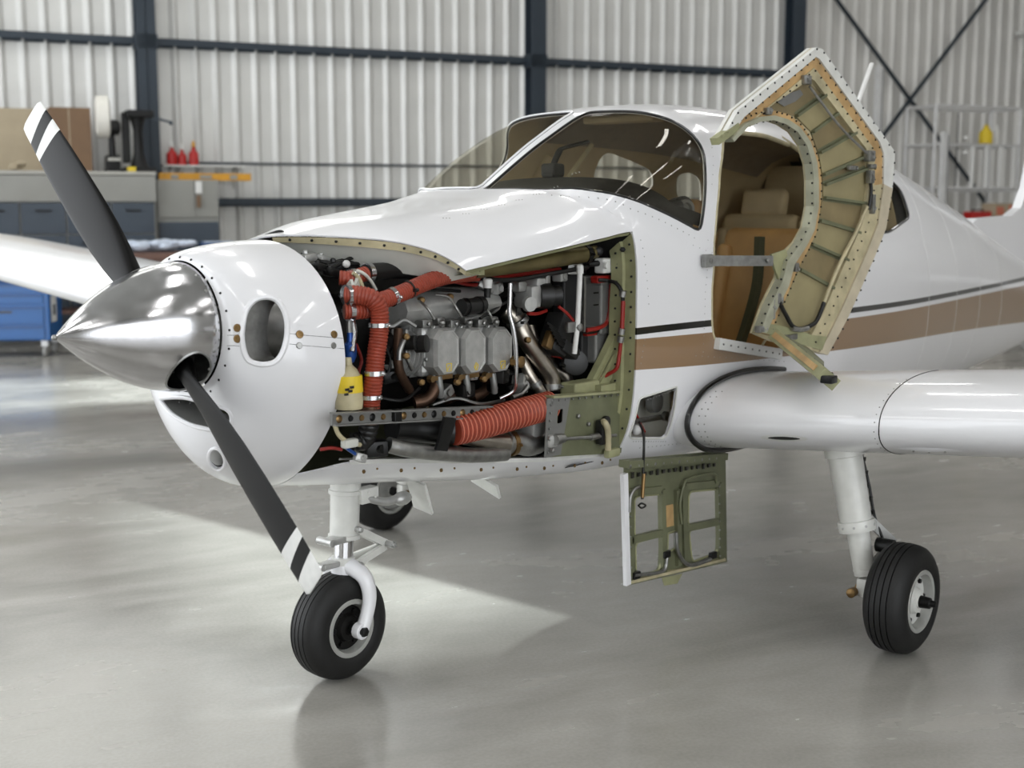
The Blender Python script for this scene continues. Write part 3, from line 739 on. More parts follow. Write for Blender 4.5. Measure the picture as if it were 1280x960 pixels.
# glazing
inset = lambda d: (lambda x, t: S(x, t, -d))
for nm, L in (('windshield', wsp), ('windshield', wss)):
    skin(nm, L, [], inset(.004), (.08, .1), .004, [M['glass']], AIR)
for nm, L in (('rear_window', holes[3]), ('side_window', holes[5]), ('rear_window', holes[6])):
    skin(nm, L, [], inset(.006), (.12, .12), .004, [M['glass']], AIR)
def seal(name, L, r, off, m, fn=SF, parent=AIR, seg=8, d=.03):
    P = [Vector(S(a, b, off)) for a, b in densify(L, d)]
    return MB().tube(P, r, seg, closed=True, caps=False).build(name, m, parent)
seal('windshield_glare', wss, .005, .004, M['white'])  # white tube added in place of glare along the starboard pane edge
seal('windshield_seal', wsp, .006, -.003, M['blackl']); seal('windshield_seal', wss, .006, -.003, M['blackl'])
seal('window_seal', holes[3], .007, -.003, M['blackl'])
seal('door_jamb', holes[2], .011, -.008, M['cream'])
# sill step and door jamb plate
sl = [Vector(S(a, b, .012)) for a, b in [(-1.6202, 1.8922), (-1.8723, 1.9530), (-2.1844, 2.0265)]]
sp_ = MB(); sp_.bar(sl[0], sl[2], .03, .05).build('door_sill', M['whitepl'], AIR, False)
b = MB()
for k in range(9): b.bolt(sl[0].lerp(sl[2], (k+.5)/9)+Vector((0, .016, 0)), (0, 1, 0), .005)
b.build('sill_screws', M['alu_dull'], AIR)

# upper cowl: covers the starboard side down to the belly joint, cut away on the port side
front = TC_FRONT
_lx, _lt = front[-1]
out = list(TC_EDGE[::-1])+front+[(.30, _lt-.25), (.30, -.9), (.30, -2.05), (COWL_X, -2.05)]+SEAM[::-1][:-1]
tc = skin('upper_cowl', out, [], SF, (.06, .07), .006, [M['white'], M['inner'], M['grime_shade']], AIR, inmat=lambda c: 1 if c.z > 1.3 else 2)  # inside pale above, dark below: bay shade put into the colour
# green flange under the cut edge and grey stiffener
E3 = [Vector(S(a, b, -.008)) for a, b in [TC_EDGE[0]]+front]
fl = catmull(E3, 4); V = []; F = []
for i, p in enumerate(fl):
    k = min(1, i/14); w = .016+.012*math.sin(PI*i/len(fl))
    n = Vector((-.35, 0, -1)).normalized()
    V += [p, p+n*w, p+n*w+Vector((-.03, 0, -.002)), p+Vector((-.006, 0, 0)), p+n*(w-.006)+Vector((-.006, 0, 0)), p+n*(w-.008)+Vector((-.03, 0, -.002))]
for i in range(len(fl)-1):
    for a, c in ((0, 1), (1, 2), (4, 3), (5, 4)): F.append((i*6+a, i*6+c, i*6+6+c, i*6+6+a))
cf = obj('cowl_flange', V, F, M['cream'], tc)
LV = []; LF = []
for i, p in enumerate(fl):
    w = .014+.012*math.sin(PI*i/len(fl)); k = min(1, i/8)
    LV += [p+Vector((-.012, 0, -.008)), p+Vector((-.045, -.012*k, -w-.03*k)), p+Vector((-.085, -.035*k, -w-.085*k))]
for i in range(len(fl)-1):
    for a in (0, 1): LF.append((i*3+a, i*3+a+1, i*3+4+a, i*3+3+a))
obj('cowl_light_catcher', LV, LF, M['dirty'], tc)  # added pale strip that catches light so the inner cowl looks lit
b = MB()
for i in range(2, len(fl)-1, 3): b.bolt(V[i*6].lerp(V[i*6+1], .5)+Vector((.001, 0, 0)), (.8, .4, 0), .0055, .004)
b.build('flange_fasteners', M['black_m'], tc)
E4 = [Vector(S(a, b, -.010)) for a, b in densify(TC_EDGE, .08, False)]
V = []; F = []
for p in E4: V += [p, p+Vector((0, -.012, -.012)), p+Vector((0, -.05, -.016)), p+Vector((0, -.012, -.006))]
for i in range(len(E4)-1):
    for a, c in ((0, 1), (1, 2), (2, 3)): F.append((i*4+a, i*4+c, i*4+4+c, i*4+4+a))
obj('edge_stiffener', V, F, M['green'], tc)
MB().box((-0.2365, 0.4900, 1.5509), (.085, .012, .03)).bolt((-0.2090, 0.4960, 1.5523), (0, 1, 0), .007).bolt((-0.2552, 0.4960, 1.5532), (0, 1, 0), .006).build('latch_tab', M['green'], tc, False)

# lower cowl
out = [(.315, PAN[0][1]+.25)]+[(.20, PAN[0][1]+.03)]+PAN[0:]+[(COWL_X, 2*PI-2.052), (.315, 2*PI-2.052)]
lc = skin('lower_cowl', out, [], SF, (.06, .08), .006, [M['white'], M['green_d']], AIR)
V = []; F = []
PP = [Vector(S(a, b)) for a, b in densify(PAN, .06, False)]
for p in PP: V += [p+Vector((0, .004, -.004)), p+Vector((0, .004, .012)), p+Vector((0, -.05, .012)), p+Vector((0, -.05, .004))]
for i in range(len(PP)-1):
    for a, c in ((1, 0), (2, 1), (3, 2)): F.append((i*4+a, i*4+c, i*4+4+c, i*4+4+a))
obj('pan_lip', V, F, M['white_worn'], lc)
b = MB()
for i, p in enumerate(PP[1:-1]):
    if i % 3 == 0: b.bolt(p+Vector((0, .006, -.03)), (0, 1, .1), .008, .003)
    elif i % 3 == 1: b.bolt(p+Vector((0, .006, -.022)), (0, 1, .1), .0045, .003)
b.build('pan_screws', M['bronze'], lc)
# NACA style flap and drain mast under the cowl
MB().bar((-.30, .12, .73), (-.36, .10, .60), .10, .012, (1, 0, 0)).build('gear_door', M['white_worn'], AIR, False)
MB().bar((-.62, .18, .70), (-.66, .16, .64), .16, .012, (1, 0, 0)).build('exhaust_flap', M['white_worn'], AIR, False)
ex = [Vector(S(x, t, .004)) for x, t in [(-0.8109, 2.5160), (-0.8283, 2.4767), (-0.9139, 2.4835), (-1.0073, 2.5081), (-1.0087, 2.5343), (-0.9280, 2.5476)]]
plate('belly_outlet', ex, [], (0, .25, -1), .003, M['blackl'], AIR)

# access opening in the side, its frame and the works inside
hl = holes[4]
seal('hatch_rim', hl, .004, .001, M['white_worn'], d=.02)
hc = Vector((-1.3387, 0.5000, 0.8984))
bx = MB(); c = hc+Vector((0, -.13, 0)); bx.box(c, (.36, .01, .34))
hb = bx.build('hatch_recess', M['dirty'], AIR, False)
MB().box(hc+Vector((-.13, -.06, .0)), (.01, .13, .3)).build('recess_wall', M['dirty'], hb, False)
pipe('pushrod', [(-1.2041, 0.5000, 0.8851), (-1.5000, 0.4700, 0.8674)], .012, M['alu_dull'], hb)
MB().lathe((-1.4600, 0.4800, 0.8737), (0, 1, 0), [(0, .022), (.02, .022), (.025, .012)], 12).build('rod_end', M['alu_dull'], hb)
MB().lathe((-1.4252, 0.4400, 0.9369), (0, 1, 0), [(0, .05), (.03, .045), (.04, .02)], 14).build('pulley', M['grey_box'], hb)
MB().box((-1.5352, 0.4200, 0.9288), (.12, .02, .1), bev=.004).build('bracket', M['alu_dull'], hb, False)
pipe('red_cable', [(-1.2087, 0.5000, 0.9353), (-1.2507, 0.5000, 0.8755), (-1.2291, 0.5400, 0.8423)], .005, M['red'], hb)
MB().sphere((-1.2224, 0.5000, 0.8453), .022).build('white_boss', M['whitepl'], hb)
pipe('tether_cable', [(-1.1874, 0.5400, 0.8885), (-1.1017, 0.6200, 0.8695), (-1.0725, 0.6450, 0.8241), (-1.0767, 0.6400, 0.7175), (-1.0596, 0.6500, 0.6029)], .0055, M['blackr'], hb)
MB().cyl((-1.0755, 0.6450, 0.7052), (-1.0595, 0.6500, 0.6096), .008).build('cable_end', M['bronze'], hb)

# hatch cover hanging below the opening
PL = .60
hp = lambda u: u
loop = [(-0.9931, 0.6000, 0.7713), (-1.7579, 0.6000, 0.6928), (-1.7949, 0.6000, 0.1726), (-1.0266, 0.6000, 0.2430)]
w1 = rounded([(-1.0577, 0.6000, 0.6089), (-1.2484, 0.6000, 0.5852), (-1.2591, 0.6000, 0.4216), (-1.0618, 0.6000, 0.4308)], .03)
w2 = rounded([(-1.0678, 0.6000, 0.4128), (-1.2595, 0.6000, 0.4077), (-1.2519, 0.6000, 0.2567), (-1.0769, 0.6000, 0.2687)], .03)
w3 = rounded([(-1.4628, 0.6000, 0.5580), (-1.6976, 0.6000, 0.5279), (-1.7104, 0.6000, 0.3866), (-1.4619, 0.6000, 0.4060)], .03)
w4 = rounded([(-1.4689, 0.6000, 0.3869), (-1.7112, 0.6000, 0.3681), (-1.7101, 0.6000, 0.2356), (-1.4996, 0.6000, 0.2372)], .03)
w5 = rounded([(-1.3076, 0.6000, 0.4050), (-1.3686, 0.6000, 0.4033), (-1.3772, 0.6000, 0.3276), (-1.3041, 0.6000, 0.3220)], .008)
hat = plate('hatch_cover', loop, [w1, w2, w3, w4, w5], (0, 1, 0), .012, [M['green_d'], M['white']], AIR)
for w in (w1, w2, w3, w4, w5): MB().tube([Vector(p)+Vector((0, .013, 0)) for p in w], .0045, 6, closed=True, caps=False).build('window_lip', M['green'], hat)
def fr(name, p, w, h, m=M['green_d'], parent=hat, closed=False):
    b = MB(); q = p+([p[0]] if closed else [])
    for a, c in zip(q, q[1:]): b.bar(a, c, h, w, (0, 1, 0))
    return b.build(name, m, parent, False)
up = Vector((0, .018, 0))
for nm, w in (('frame', [w1, w2]), ('frame', [w3, w4])):
    pass
for L in ([(-1.0095, 0.6180, 0.6334), (-1.2389, 0.6180, 0.6067)], [(-1.0095, 0.6180, 0.6334), (-1.0290, 0.6180, 0.2629)], [(-1.2449, 0.6180, 0.6056), (-1.2676, 0.6180, 0.2427)], [(-1.0251, 0.6180, 0.4348), (-1.2444, 0.6180, 0.4208)], [(-1.4027, 0.6180, 0.5921), (-1.4336, 0.6180, 0.2408)], [(-1.4152, 0.6180, 0.5900), (-1.6872, 0.6180, 0.5577)], [(-1.6939, 0.6180, 0.5566), (-1.7230, 0.6180, 0.1991)], [(-1.4342, 0.6180, 0.4039), (-1.6948, 0.6180, 0.3816)], [(-1.3599, 0.6180, 0.5856), (-1.3833, 0.6180, 0.2519)]):
    fr('stiffener', L, .022, .03)
fr('top_flange', [(-0.9710, 0.6200, 0.7579), (-1.7258, 0.6200, 0.6748)], .05, .03, M['green_d'])
fr('bottom_flange', [(-1.0038, 0.6200, 0.2624), (-1.7540, 0.6200, 0.1965)], .02, .012, M['cream'])
fr('white_edge', [(-0.9649, 0.6250, 0.7206), (-0.9970, 0.6250, 0.2549)], .018, .03, M['white'])
b = MB()
for k in range(15):
    t = k/14; p = Vector((-1.0272, 0.6240, 0.7036)).lerp(Vector((-1.6470, 0.6240, 0.6480)), t); b.box(p, (.013+.006*(k % 2), .006, .015 if k % 4 else .024))
tag(b.build('hinge_slots', M['blackl'], hat, False), kind='stuff')
b = MB()
for k in range(12):
    p = Vector((-0.9638, 0.6370, 0.7516)).lerp(Vector((-1.6710, 0.6370, 0.6783)), (k+.3)/12); b.bolt(p, (0, 1, 0), .008 if k % 3 else .012, .008)
for k in range(9):
    b.bolt(Vector((-0.9984, 0.6300, 0.6240)).lerp(Vector((-1.0172, 0.6300, 0.2814)), k/8), (0, 1, 0), .005); b.bolt(Vector((-1.6815, 0.6300, 0.5460)).lerp(Vector((-1.7023, 0.6300, 0.2243)), k/8), (0, 1, 0), .005)
tag(b.build('hatch_screws', M['alu_dull'], hat), kind='stuff')
pipe('stay_rod', [(-0.9928, 0.6350, 0.5600), (-0.9970, 0.6350, 0.6184), (-1.0240, 0.6350, 0.6465), (-1.0630, 0.6350, 0.6530)], .007, M['alu_dull'], hat)
pipe('stay_rod', [(-1.3758, 0.6350, 0.4358), (-1.3605, 0.6350, 0.5257), (-1.3886, 0.6350, 0.6040), (-1.4313, 0.6350, 0.6246), (-1.6240, 0.6350, 0.6139), (-1.6525, 0.6350, 0.5661)], .006, M['green_d'], hat)
pipe('stay_rod', [(-1.3337, 0.6350, 0.4092), (-1.3488, 0.6350, 0.3259), (-1.4067, 0.6350, 0.2606), (-1.4836, 0.6350, 0.2330), (-1.6137, 0.6350, 0.2298)], .009, M['alu_dull'], hat)
pipe('latch_rod', [(-1.0324, 0.6350, 0.2890), (-1.2358, 0.6350, 0.2601), (-1.2702, 0.6350, 0.3114)], .008, M['alu_dull'], hat)
for q in ((-1.0509, 0.6300, 0.2838), (-1.2713, 0.6300, 0.3241), (-1.6412, 0.6300, 0.2411)): MB().box(q, (.045, .02, .03), bev=.004).build('latch', M['black_m'], hat, False)
plate('placard', [(-1.2844, 0.6130, 0.5293), (-1.3389, 0.6130, 0.5262), (-1.3481, 0.6130, 0.4305), (-1.2933, 0.6130, 0.4344)], [], (0, 1, 0), .002, M['orange_strip'], hat)
plate('drip_tab', [(-1.2831, 0.6000, 0.2147), (-1.4376, 0.6000, 0.1972), (-1.4012, 0.6000, 0.1627), (-1.3024, 0.6000, 0.1751)], [], (0, 1, 0), .004, M['green'], hat)
pipe('tether_ring', [(-1.0465, 0.6400, 0.5773), (-1.0689, 0.6400, 0.5831), (-1.0976, 0.6400, 0.5679), (-1.0694, 0.6400, 0.5631), (-1.0465, 0.6400, 0.5773)], .004, M['blackl'], hat)

# wing root fairing tube, wings
def wing_sec(y):
    k = min(1, max(0, (y-4.2)/2.6)); ch = 1.52-.22*k; th = .315-.05*k
    le = -1.385-.02*max(0, y-.65); zc = .868+.092*(y-.65)
    return le, ch, th, zc
NS = 26
def wing_pt(y, a, off=0.):
    """a from 0 (trailing edge, top) through 1 (leading edge) to 2 (trailing edge, bottom)"""
    le, ch, th, zc = wing_sec(y); f = abs(1-a)**1.75; s = 1 if a < 1 else -1
    t = 5*(.2969*math.sqrt(f)-.126*f-.3516*f*f+.2843*f**3-.1036*f**4)
    cam = .022*4*f*(1-f)
    return (le+off*(1-f) - ch*f, y, zc+th*(s*t*(1.02 if s > 0 else .98))+ch*cam*.4+s*off*min(1, f*12)-.012*f*ch)
def wing(sgn, nm):
    def fn(y, a): p = wing_pt(y, a); return (p[0], sgn*p[1], p[2])
    ys = [.55, .66, .8, 1, 1.2, 1.3, 1.42, 1.6, 1.9, 2.3, 2.8, 3.4, 4, 4.8, 5.6, 6.3, 6.6, 6.78, 6.86]; A = [2*i/(2*NS) for i in range(2*NS+1)]
    V = []; F = []
    for y in ys:
        e = max(0, (y-6.5)/.36); sc = math.sqrt(max(.0001, 1-e*e*.98)); le, ch, th, zc = wing_sec(y)
        for a in A:
            p = Vector(fn(y, a)); cx = le-ch*.35; p.x = cx+(p.x-cx)*(.4+.6*sc); p.z = zc+(p.z-zc)*sc; V.append(p)
    n = len(A)
    for i in range(len(ys)-1):
        for j in range(n-1):
            q = (i*n+j, i*n+j+1, (i+1)*n+j+1, (i+1)*n+j); F.append(q if sgn > 0 else q[::-1])
    F.append(tuple(range((len(ys)-1)*n, len(ys)*n))[::-1 if sgn < 0 else 1])
    o = obj(nm, V, F, M['white'], AIR); return o
wp = wing(1, 'wing'); ws_ = wing(-1, 'wing')
ro = MB(); ro.tube([wing_pt(.655, a, .012) for a in np.linspace(.30, 1.80, 60)], .0125, 8); ro.build('root_seal', M['blackl'], wp)
ro = MB(); ro.tube([wing_pt(1.49+.10*math.cos((a-.5)*PI/1.1)*0-.03*abs(a-1), a, .0) for a in np.linspace(.42, 1.62, 40)], .0022, 6); ro.build('tank_seam', M['grime_shade'], wp)
# landing light slot, blister, rivets on the wing
q = wing_pt(1.13, 1.02); 
def blob(name, y, a, ry, rz, th, m, parent=wp, off=.001):
    V = []; F = []; n = 20
    def at(yy, aa): return Vector(wing_pt(yy, aa, off))
    V.append(Vector(wing_pt(y, a, off+th)))
    for k in range(n): V.append(at(y+ry*math.cos(2*PI*k/n), a+rz*math.sin(2*PI*k/n)))
    F = [(0, 1+k, 1+(k+1) % n) for k in range(n)]
    return obj(name, V, F, m, parent)
_a1 = 1.09
blob('slot_rim', 1.085, _a1, .105, .033, .004, M['whitepl']); blob('inlet_slot', 1.085, _a1, .075, .018, .0055, M['blackl'], off=.002)
blob('access_blister', 1.66, 1.18, .13, .035, .010, M['white'])
b = MB()
for y0 in (.70, .73): 
    for k in range(12): b.bolt(wing_pt(y0, .75+.05*k), (1, 0, 0), .0035, .002)
for k in range(18): b.bolt(wing_pt(1.47, .62+.05*k), (1, 0, 0), .003, .002)
for k in range(3): b.bolt(wing_pt(1.60+.06*k, 1.18, .009), (1, 0, -.3), .005, .002)
tag(b.build('wing_rivets', M['alu_dull'], wp), kind='stuff')

# tail: fin, stabiliser
fin = [(-5.95, 1.60), (-6.11, 1.668), (-6.80, 1.682), (-7.0, 1.74), (-7.14, 1.893), (-7.55, 2.9), (-7.75, 3.0), (-8.35, 3.0), (-8.2, 1.05), (-7.4, 1.12)]
fl_ = [Vector((x, -.035, z)) for x, z in fin]
plate('tail_fin', fl_, [], (0, 1, 0), .07, M['white'], AIR)
b = MB().box((-7.75, 0, 1.15), (.75, 3.0, .07), bev=.03); b.build('stabilizer', M['white'], AIR)
# antenna, skin lap seams, rivets
pipe('whip_antenna', [(-3.98, 0, 2.06), (-4.3797, 0.0000, 2.6204)], .014, M['whitepl'], AIR, 8)
lap = MB()
for x in (-4.12, -4.72, -5.3, -5.9):
    P = [S(x+.10*math.cos(t), t, .0008) for t in np.linspace(.35, 2.7, 30)]; lap.tube(P, .0012, 5)
lap.build('skin_laps', M['whitepl'], AIR)
rv = MB()
def rivet_row(pts, d, r=.0032):
    for p in resample([Vector((a, b, 0)) for a, b in pts], d):
        q = Vector(S(p.x, p.y)); n = Vector((0, q.y, q.z-1.35)).normalized(); rv.lathe(q-n*.001, n, [(0, r), (.0016, r*.7)], 5)
rivet_row([(-0.7945, 0.7067), (-0.9180, 0.8551), (-1.0759, 1.0032), (-1.2608, 1.0877), (-1.4691, 1.1904)], .045, .004)
rivet_row([(-1.1512, 2.1609), (-1.3444, 2.1298)], .02); rivet_row([(-1.1252, 2.3777), (-1.3749, 2.4173)], .02)
rivet_row([(-1.0926, 1.1869), (-1.1120, 1.3853), (-1.1299, 1.5918)], .05); rivet_row([(-1.1067, 1.8187), (-1.0800, 1.9896)], .035)
rivet_row([(-1.5751, 1.2084), (-1.5393, 1.5224), (-1.5330, 1.9407)], .05); rivet_row([(-1.3666, 1.1989), (-1.6929, 1.3281)], .05)
rivet_row([(-1.4782, 1.9580), (-2.2546, 2.0896)], .05); rivet_row([(-1.7462, 0.6177), (-1.6255, 0.9036)], .05); rivet_row([(-1.2026, 2.4312), (-1.5763, 2.4595)], .03)
for u in range(8): rivet_row([(-.25-.1*u, .62), (-.27-.1*u, .64)], .1)
tag(rv.build('rivet_rows', M['alu_dull'], AIR), kind='stuff')
# nose bowl joint at rear of cowl, firewall
FW = MB(); P = [Vector(S(COWL_X+.002, t, -.012)) for t in np.linspace(-PI, PI, 61)[:-1]]
P = [Vector((COWL_X-.02, p.y, min(p.z, 1.79-.25*max(0, abs(p.y)-.35)))) for p in P]
plate('firewall', P, [], (1, 0, 0), .006, M['dark_box'], AIR)

# cabin
P0 = [Vector((x, y, .80)) for x, y in ((-1.72, -.57), (-1.72, .57), (-3.8, .5), (-3.8, -.5))]
plate('cabin_floor', P0, [], (0, 0, 1), .02, M['tan_trim'], AIR)
# glare shield: from the windshield base back to the panel
V = []; F = []; ny = 25; nx = 9
for i in range(ny):
    y = -.56+1.12*i/(ny-1); yy = abs(y)
    xb = -.80-.10*(yy/.56)**2-.62*(yy/.56)**4; z0 = 1.838-.02*(yy/.5)**2-.12*(yy/.56)**5
    for j in range(nx):
        t = j/(nx-1); x = xb*(1-t)+min(-1.47, xb-.12)*t; V.append((x, y, z0-.012+.074*math.sin(min(1, t*1.2)*PI/2)*(1-.25*(yy/.56)**2)-(.06 if j == nx-1 else 0)))
for i in range(ny-1):
    for j in range(nx-1): F.append((i*nx+j, i*nx+j+1, (i+1)*nx+j+1, (i+1)*nx+j))
gs = obj('glareshield', V, F, M['dash'], AIR)
MB().box((-1.5, 0, 1.55), (.06, 1.05, .5), bev=.02).build('instrument_panel', M['dash'], AIR, False)
vt = MB(); vc = Vector((-1.6972, 0.4000, 1.7581)); vt.lathe(vc, (.3, .9, 0), [(0, .045), (.03, .045), (.03, .032), (.015, .028)], 20); vt.build('air_vent', M['cement'], gs)
MB().lathe(vc+Vector((-.02, -.06, 0)), (.3, .9, 0), [(0, .05), (.07, .06), (.075, .05)], 18).build('vent_housing', M['dash'], gs)
# compass on a bracket
cb = empty('compass'); cb.parent = AIR
MB().box((-1.2810, 0.0000, 1.9275), (.07, .085, .06), bev=.012).build('body', M['dash'], cb, False)
MB().box((-1.2811, 0.0000, 1.9069), (.075, .06, .02), bev=.004).build('base', M['iron'], cb, False)
pipe('bracket', [(-1.2974, 0.0000, 1.9656), (-1.3138, 0.0000, 2.0073), (-1.3586, 0.0000, 2.0258), (-1.5582, -0.0200, 2.0607)], .009, M['iron'], cb)
pipe('bracket_post', [(-1.2809, 0.0000, 1.9378), (-1.2973, 0.0000, 1.9725), (-1.3306, 0.0000, 2.0146)], .014, M['iron'], cb)
# windscreen pillars and lining seen through the glass
def lining(name, x0, x1, t0, t1, off, m):
    V = []; F = []; n = 7
    for i in range(n):
        for j in range(n): V.append(S(x0+(x1-x0)*i/(n-1), t0+(t1-t0)*j/(n-1), off))
    for i in range(n-1):
        for j in range(n-1): F.append((i*n+j, i*n+j+1, (i+1)*n+j+1, (i+1)*n+j))
    return obj(name, V, F, m, AIR)
lining('headliner', -1.72, -3.7, -.60, .50, -.035, M['headliner'])
MB().box((-1.80, 0, 2.17), (.10, .40, .035), bev=.01).build('sun_visor', M['tan_trim'], AIR, False)
pipe('door_post', [S(-1.72, -1.25, -.03), S(-1.80, -.95, -.03), S(-1.90, -.7, -.03)], .035, M['tan_trim'], AIR)
pipe('brace_tube', [(-1.7645, -0.3000, 1.8986), (-1.9588, -0.3000, 2.0669)], .012, M['cream'], AIR)
def seat(x, y, zb=1.0, back=1.62, w=.46, col='tan_seat', head=True, nm='seat'):
    s = empty(nm); s.parent = AIR
    rot = Matrix.Rotation(math.radians(-14), 3, 'Y')
    MB().box((x+.24, y, zb), (.5, w, .15), bev=.05).build('cushion', M[col], s)
    MB().box((x-.07, y, (zb+back)/2+.04), (.13, w, back-zb+.05), rot, bev=.05).build('backrest', M[col], s)
    for q in (-1, 1): MB().box((x-.01, y+q*w*.42, (zb+back)/2), (.13, .07, back-zb-.04), rot, bev=.03).build('bolster', M[col], s)
    if head: MB().box((x-.17, y, back+.12), (.09, .28, .17), rot, bev=.035).build('headrest', M[col], s)
    for q in (-.18, .18): MB().box((x+.2, y+q, zb-.12), (.4, .03, .12)).build('rail', M['alu_dull'], s, False)
    return s
s1 = seat(-2.55, .29, 1.0, 1.60, .50, head=False); s2 = seat(-2.55, -.29, 1.0, 1.60, .50)
seat(-3.4, .25, .98, 1.66, .5, 'tan_trim'); seat(-3.4, -.25, .98, 1.66, .5, 'tan_trim')
MB().tube(catmull([(-2.45, .36, 1.62), (-2.42, .37, 1.40), (-2.40, .33, 1.2), (-2.36, .30, 1.05)], 5), .03, 6).build('seat_belt', M['belt'], s1)
P0 = [Vector((-3.82, y, z)) for y, z in ((-.48, .8), (.48, .8), (.5, 1.5), (.36, 2.0), (-.36, 2.0), (-.5, 1.5))]
plate('cabin_bulkhead', P0, [], (1, 0, 0), .01, M['tan_trim'], AIR)

# ---------------------------------------------------------------- nose bowl
INT = [(0.2426, 1.3942), (0.3070, 1.1853), (0.4018, 1.0540), (0.5061, 1.0009), (0.5873, 1.0252), (0.6182, 1.1150), (0.6163, 1.2418), (0.5869, 1.3943), (0.5370, 1.5410), (0.4707, 1.6360), (0.3560, 1.6963), (0.2815, 1.6857), (0.2377, 1.5703)]
INT = smooth2(INT, 4); INTM = [(a, -b) for a, b in INT]
SCO = [(0.2011, 3.6776), (0.1022, 3.4016), (0.0704, 3.0865), (0.1223, 2.7507), (0.2267, 2.4777), (0.3171, 2.3649), (0.3786, 2.4001), (0.4000, 2.5117), (0.3595, 2.6567), (0.2904, 2.8590), (0.2302, 3.1525), (0.2202, 3.4616)]
SCO = [(a, b if b > 0 else b+2*PI) for a, b in SCO]
SCO = smooth2(SCO, 4)
LND = [(0.4827, 2.9518), (0.4398, 2.8636), (0.4445, 2.7832), (0.4856, 2.7638), (0.5401, 2.8124), (0.5765, 2.9024), (0.5765, 2.9807), (0.5345, 2.9990)]
LND = smooth2([(a, b if b > 0 else b+2*PI) for a, b in LND], 3)
out = [(.001, .9), (1, .9), (1, .9-2*PI), (.001, .9-2*PI)]
wrap = lambda L: [(a, b-2*PI if b > .9 else b) for a, b in L]
def w2_(L):
    m = sum(b for a, b in L)/len(L)
    return [(a, b-2*PI) for a, b in L] if m > .9 else L
# seam placed at -pi/3 so that no opening crosses it
o0 = -1.0 if True else 0
out = [(.001, -1.0), (1, -1.0), (1, 2*PI-1.0), (.001, 2*PI-1.0)]
pos = lambda L: [(a, b+2*PI) if sum(q[1] for q in L)/len(L) < -1.0 else (a, b) for a, b in L]
bowl = skin('nose_bowl', out, [pos(INT), pos(INTM), pos(SCO), pos(LND)], B, (.06, .06), .008, [M['white'], M['grime_shade']], AIR, asp=.45, dens=.03, ref=lambda q: Vector((.35, q.y, q.z-1.34)))
def lip(name, L, r, off, m):
    return MB().tube([B(a, b, off) for a, b in L], r, 8, closed=True, caps=False).build(name, m, bowl)
lip('intake_lip', INT, .010, -.006, M['white']); lip('intake_lip', INTM, .010, -.006, M['white'])
lip('scoop_lip', SCO, .008, -.004, M['white'])
# ducts behind the openings
def duct(name, L, vec, m, sh=.9, n=4):
    P = [Vector(B(a, b, -.01)) for a, b in L]; c = sum(P, Vector())/len(P); V = []; F = []; k = len(P)
    for i in range(n+1):
        t = i/n; V += [c+(p-c)*(1-(1-sh)*t)+Vector(vec)*t for p in P]
    for i in range(n):
        for j in range(k): F.append((i*k+j, i*k+(j+1) % k, (i+1)*k+(j+1) % k, (i+1)*k+j))
    return obj(name, V, F, m, bowl)
duct('intake_duct', INT, (-.10, 0, 0), M['alu_dull'], .98); duct('intake_duct', INTM, (-.10, 0, 0), M['alu_dull'], .98)
duct('scoop_duct', SCO, (-.10, 0, .02), M['grey_box'], .85)
ld_ = duct('landing_tube', LND, (-.08, 0, .0), M['whitepl'], .95)
P = [Vector(B(a, b, -.01))+Vector((-.07, 0, 0)) for a, b in LND]; plate('lamp_lens', P, [], (1, 0, 0), .004, M['grey_box'], bowl)
MB().tube([Vector(B(a, b, .004)) for a, b in LND], .006, 8, closed=True, caps=False).build('lamp_ring', M['white'], bowl)
# baffles seen through the cooling intake
bz = Vector(B(.5, 1.3))
MB().box((.33, .30, 1.30), (.012, .16, .22), Matrix.Rotation(.25, 3, 'Z'), bev=.004).build('intake_baffle', M['grey_box'], bowl, False)
MB().box((.37, .335, 1.33), (.10, .012, .22), Matrix.Rotation(-.5, 3, 'Z')).build('intake_baffle', M['alu_dull'], bowl, False)
MB().bar((.345, .28, 1.245), (.345, .345, 1.25), .012, .012).cyl((.34, .285, 1.245), (.355, .285, 1.245), .016).build('baffle_latch', M['cast'], bowl, False)
# joint strip and screws
def on(s, t, off=.001): return Vector(B(s, t, off))
def bnorm(s, t):
    a = Vector(B(s+.001, t))-Vector(B(s-.001, t)); b_ = Vector(B(s, t+.001))-Vector(B(s, t-.001)); n = a.cross(b_).normalized(); q = Vector(B(s, t))
    return n if n.dot(Vector((.3, q.y, q.z-1.3))) > 0 else -n
for L in ([(0.6053, 1.3379), (0.7109, 1.3419), (0.8524, 1.3522), (1.0000, 1.3744)], [(0.6004, 1.4258), (0.7005, 1.4266), (0.8421, 1.4336), (1.0000, 1.4554)], [(0.0693, 1.5691), (0.1461, 1.5108), (0.2294, 1.4528)], [(0.0768, 1.7073), (0.1466, 1.6395), (0.2307, 1.5842)]):
    MB().tube([on(a, b, .0006) for a, b in L], .0007, 5).build('joint_line', M['grime_shade'], bowl)
for (a, b), m in zip([(0.1927, 1.3995), (0.1822, 1.5294), (0.6808, 1.3374), (0.9306, 1.3368)], ('bronze',)*4):
    MB().lathe(on(a, b), bnorm(a, b), [(0, .0135), (.003, .012), (.0035, .006), (.002, .005)], 12).build('screw', M[m], bowl)
for (a, b) in [(0.6668, 1.4299), (0.9152, 1.4234)]:
    MB().lathe(on(a, b), bnorm(a, b), [(0, .011), (.003, .009)], 12).build('screw', M['alu_dull'], bowl)
b_ = MB()
for t in np.linspace(-1, 5.2, 26): b_.bolt(on(.10, t), bnorm(.10, t), .0045, .002)
for a, b in [(0.0602, 3.2252), (0.1095, 2.6880)]: b_.bolt(on(a, b), bnorm(a, b), .006, .003)
b_.build('small_screws', M['grime_shade'], bowl)

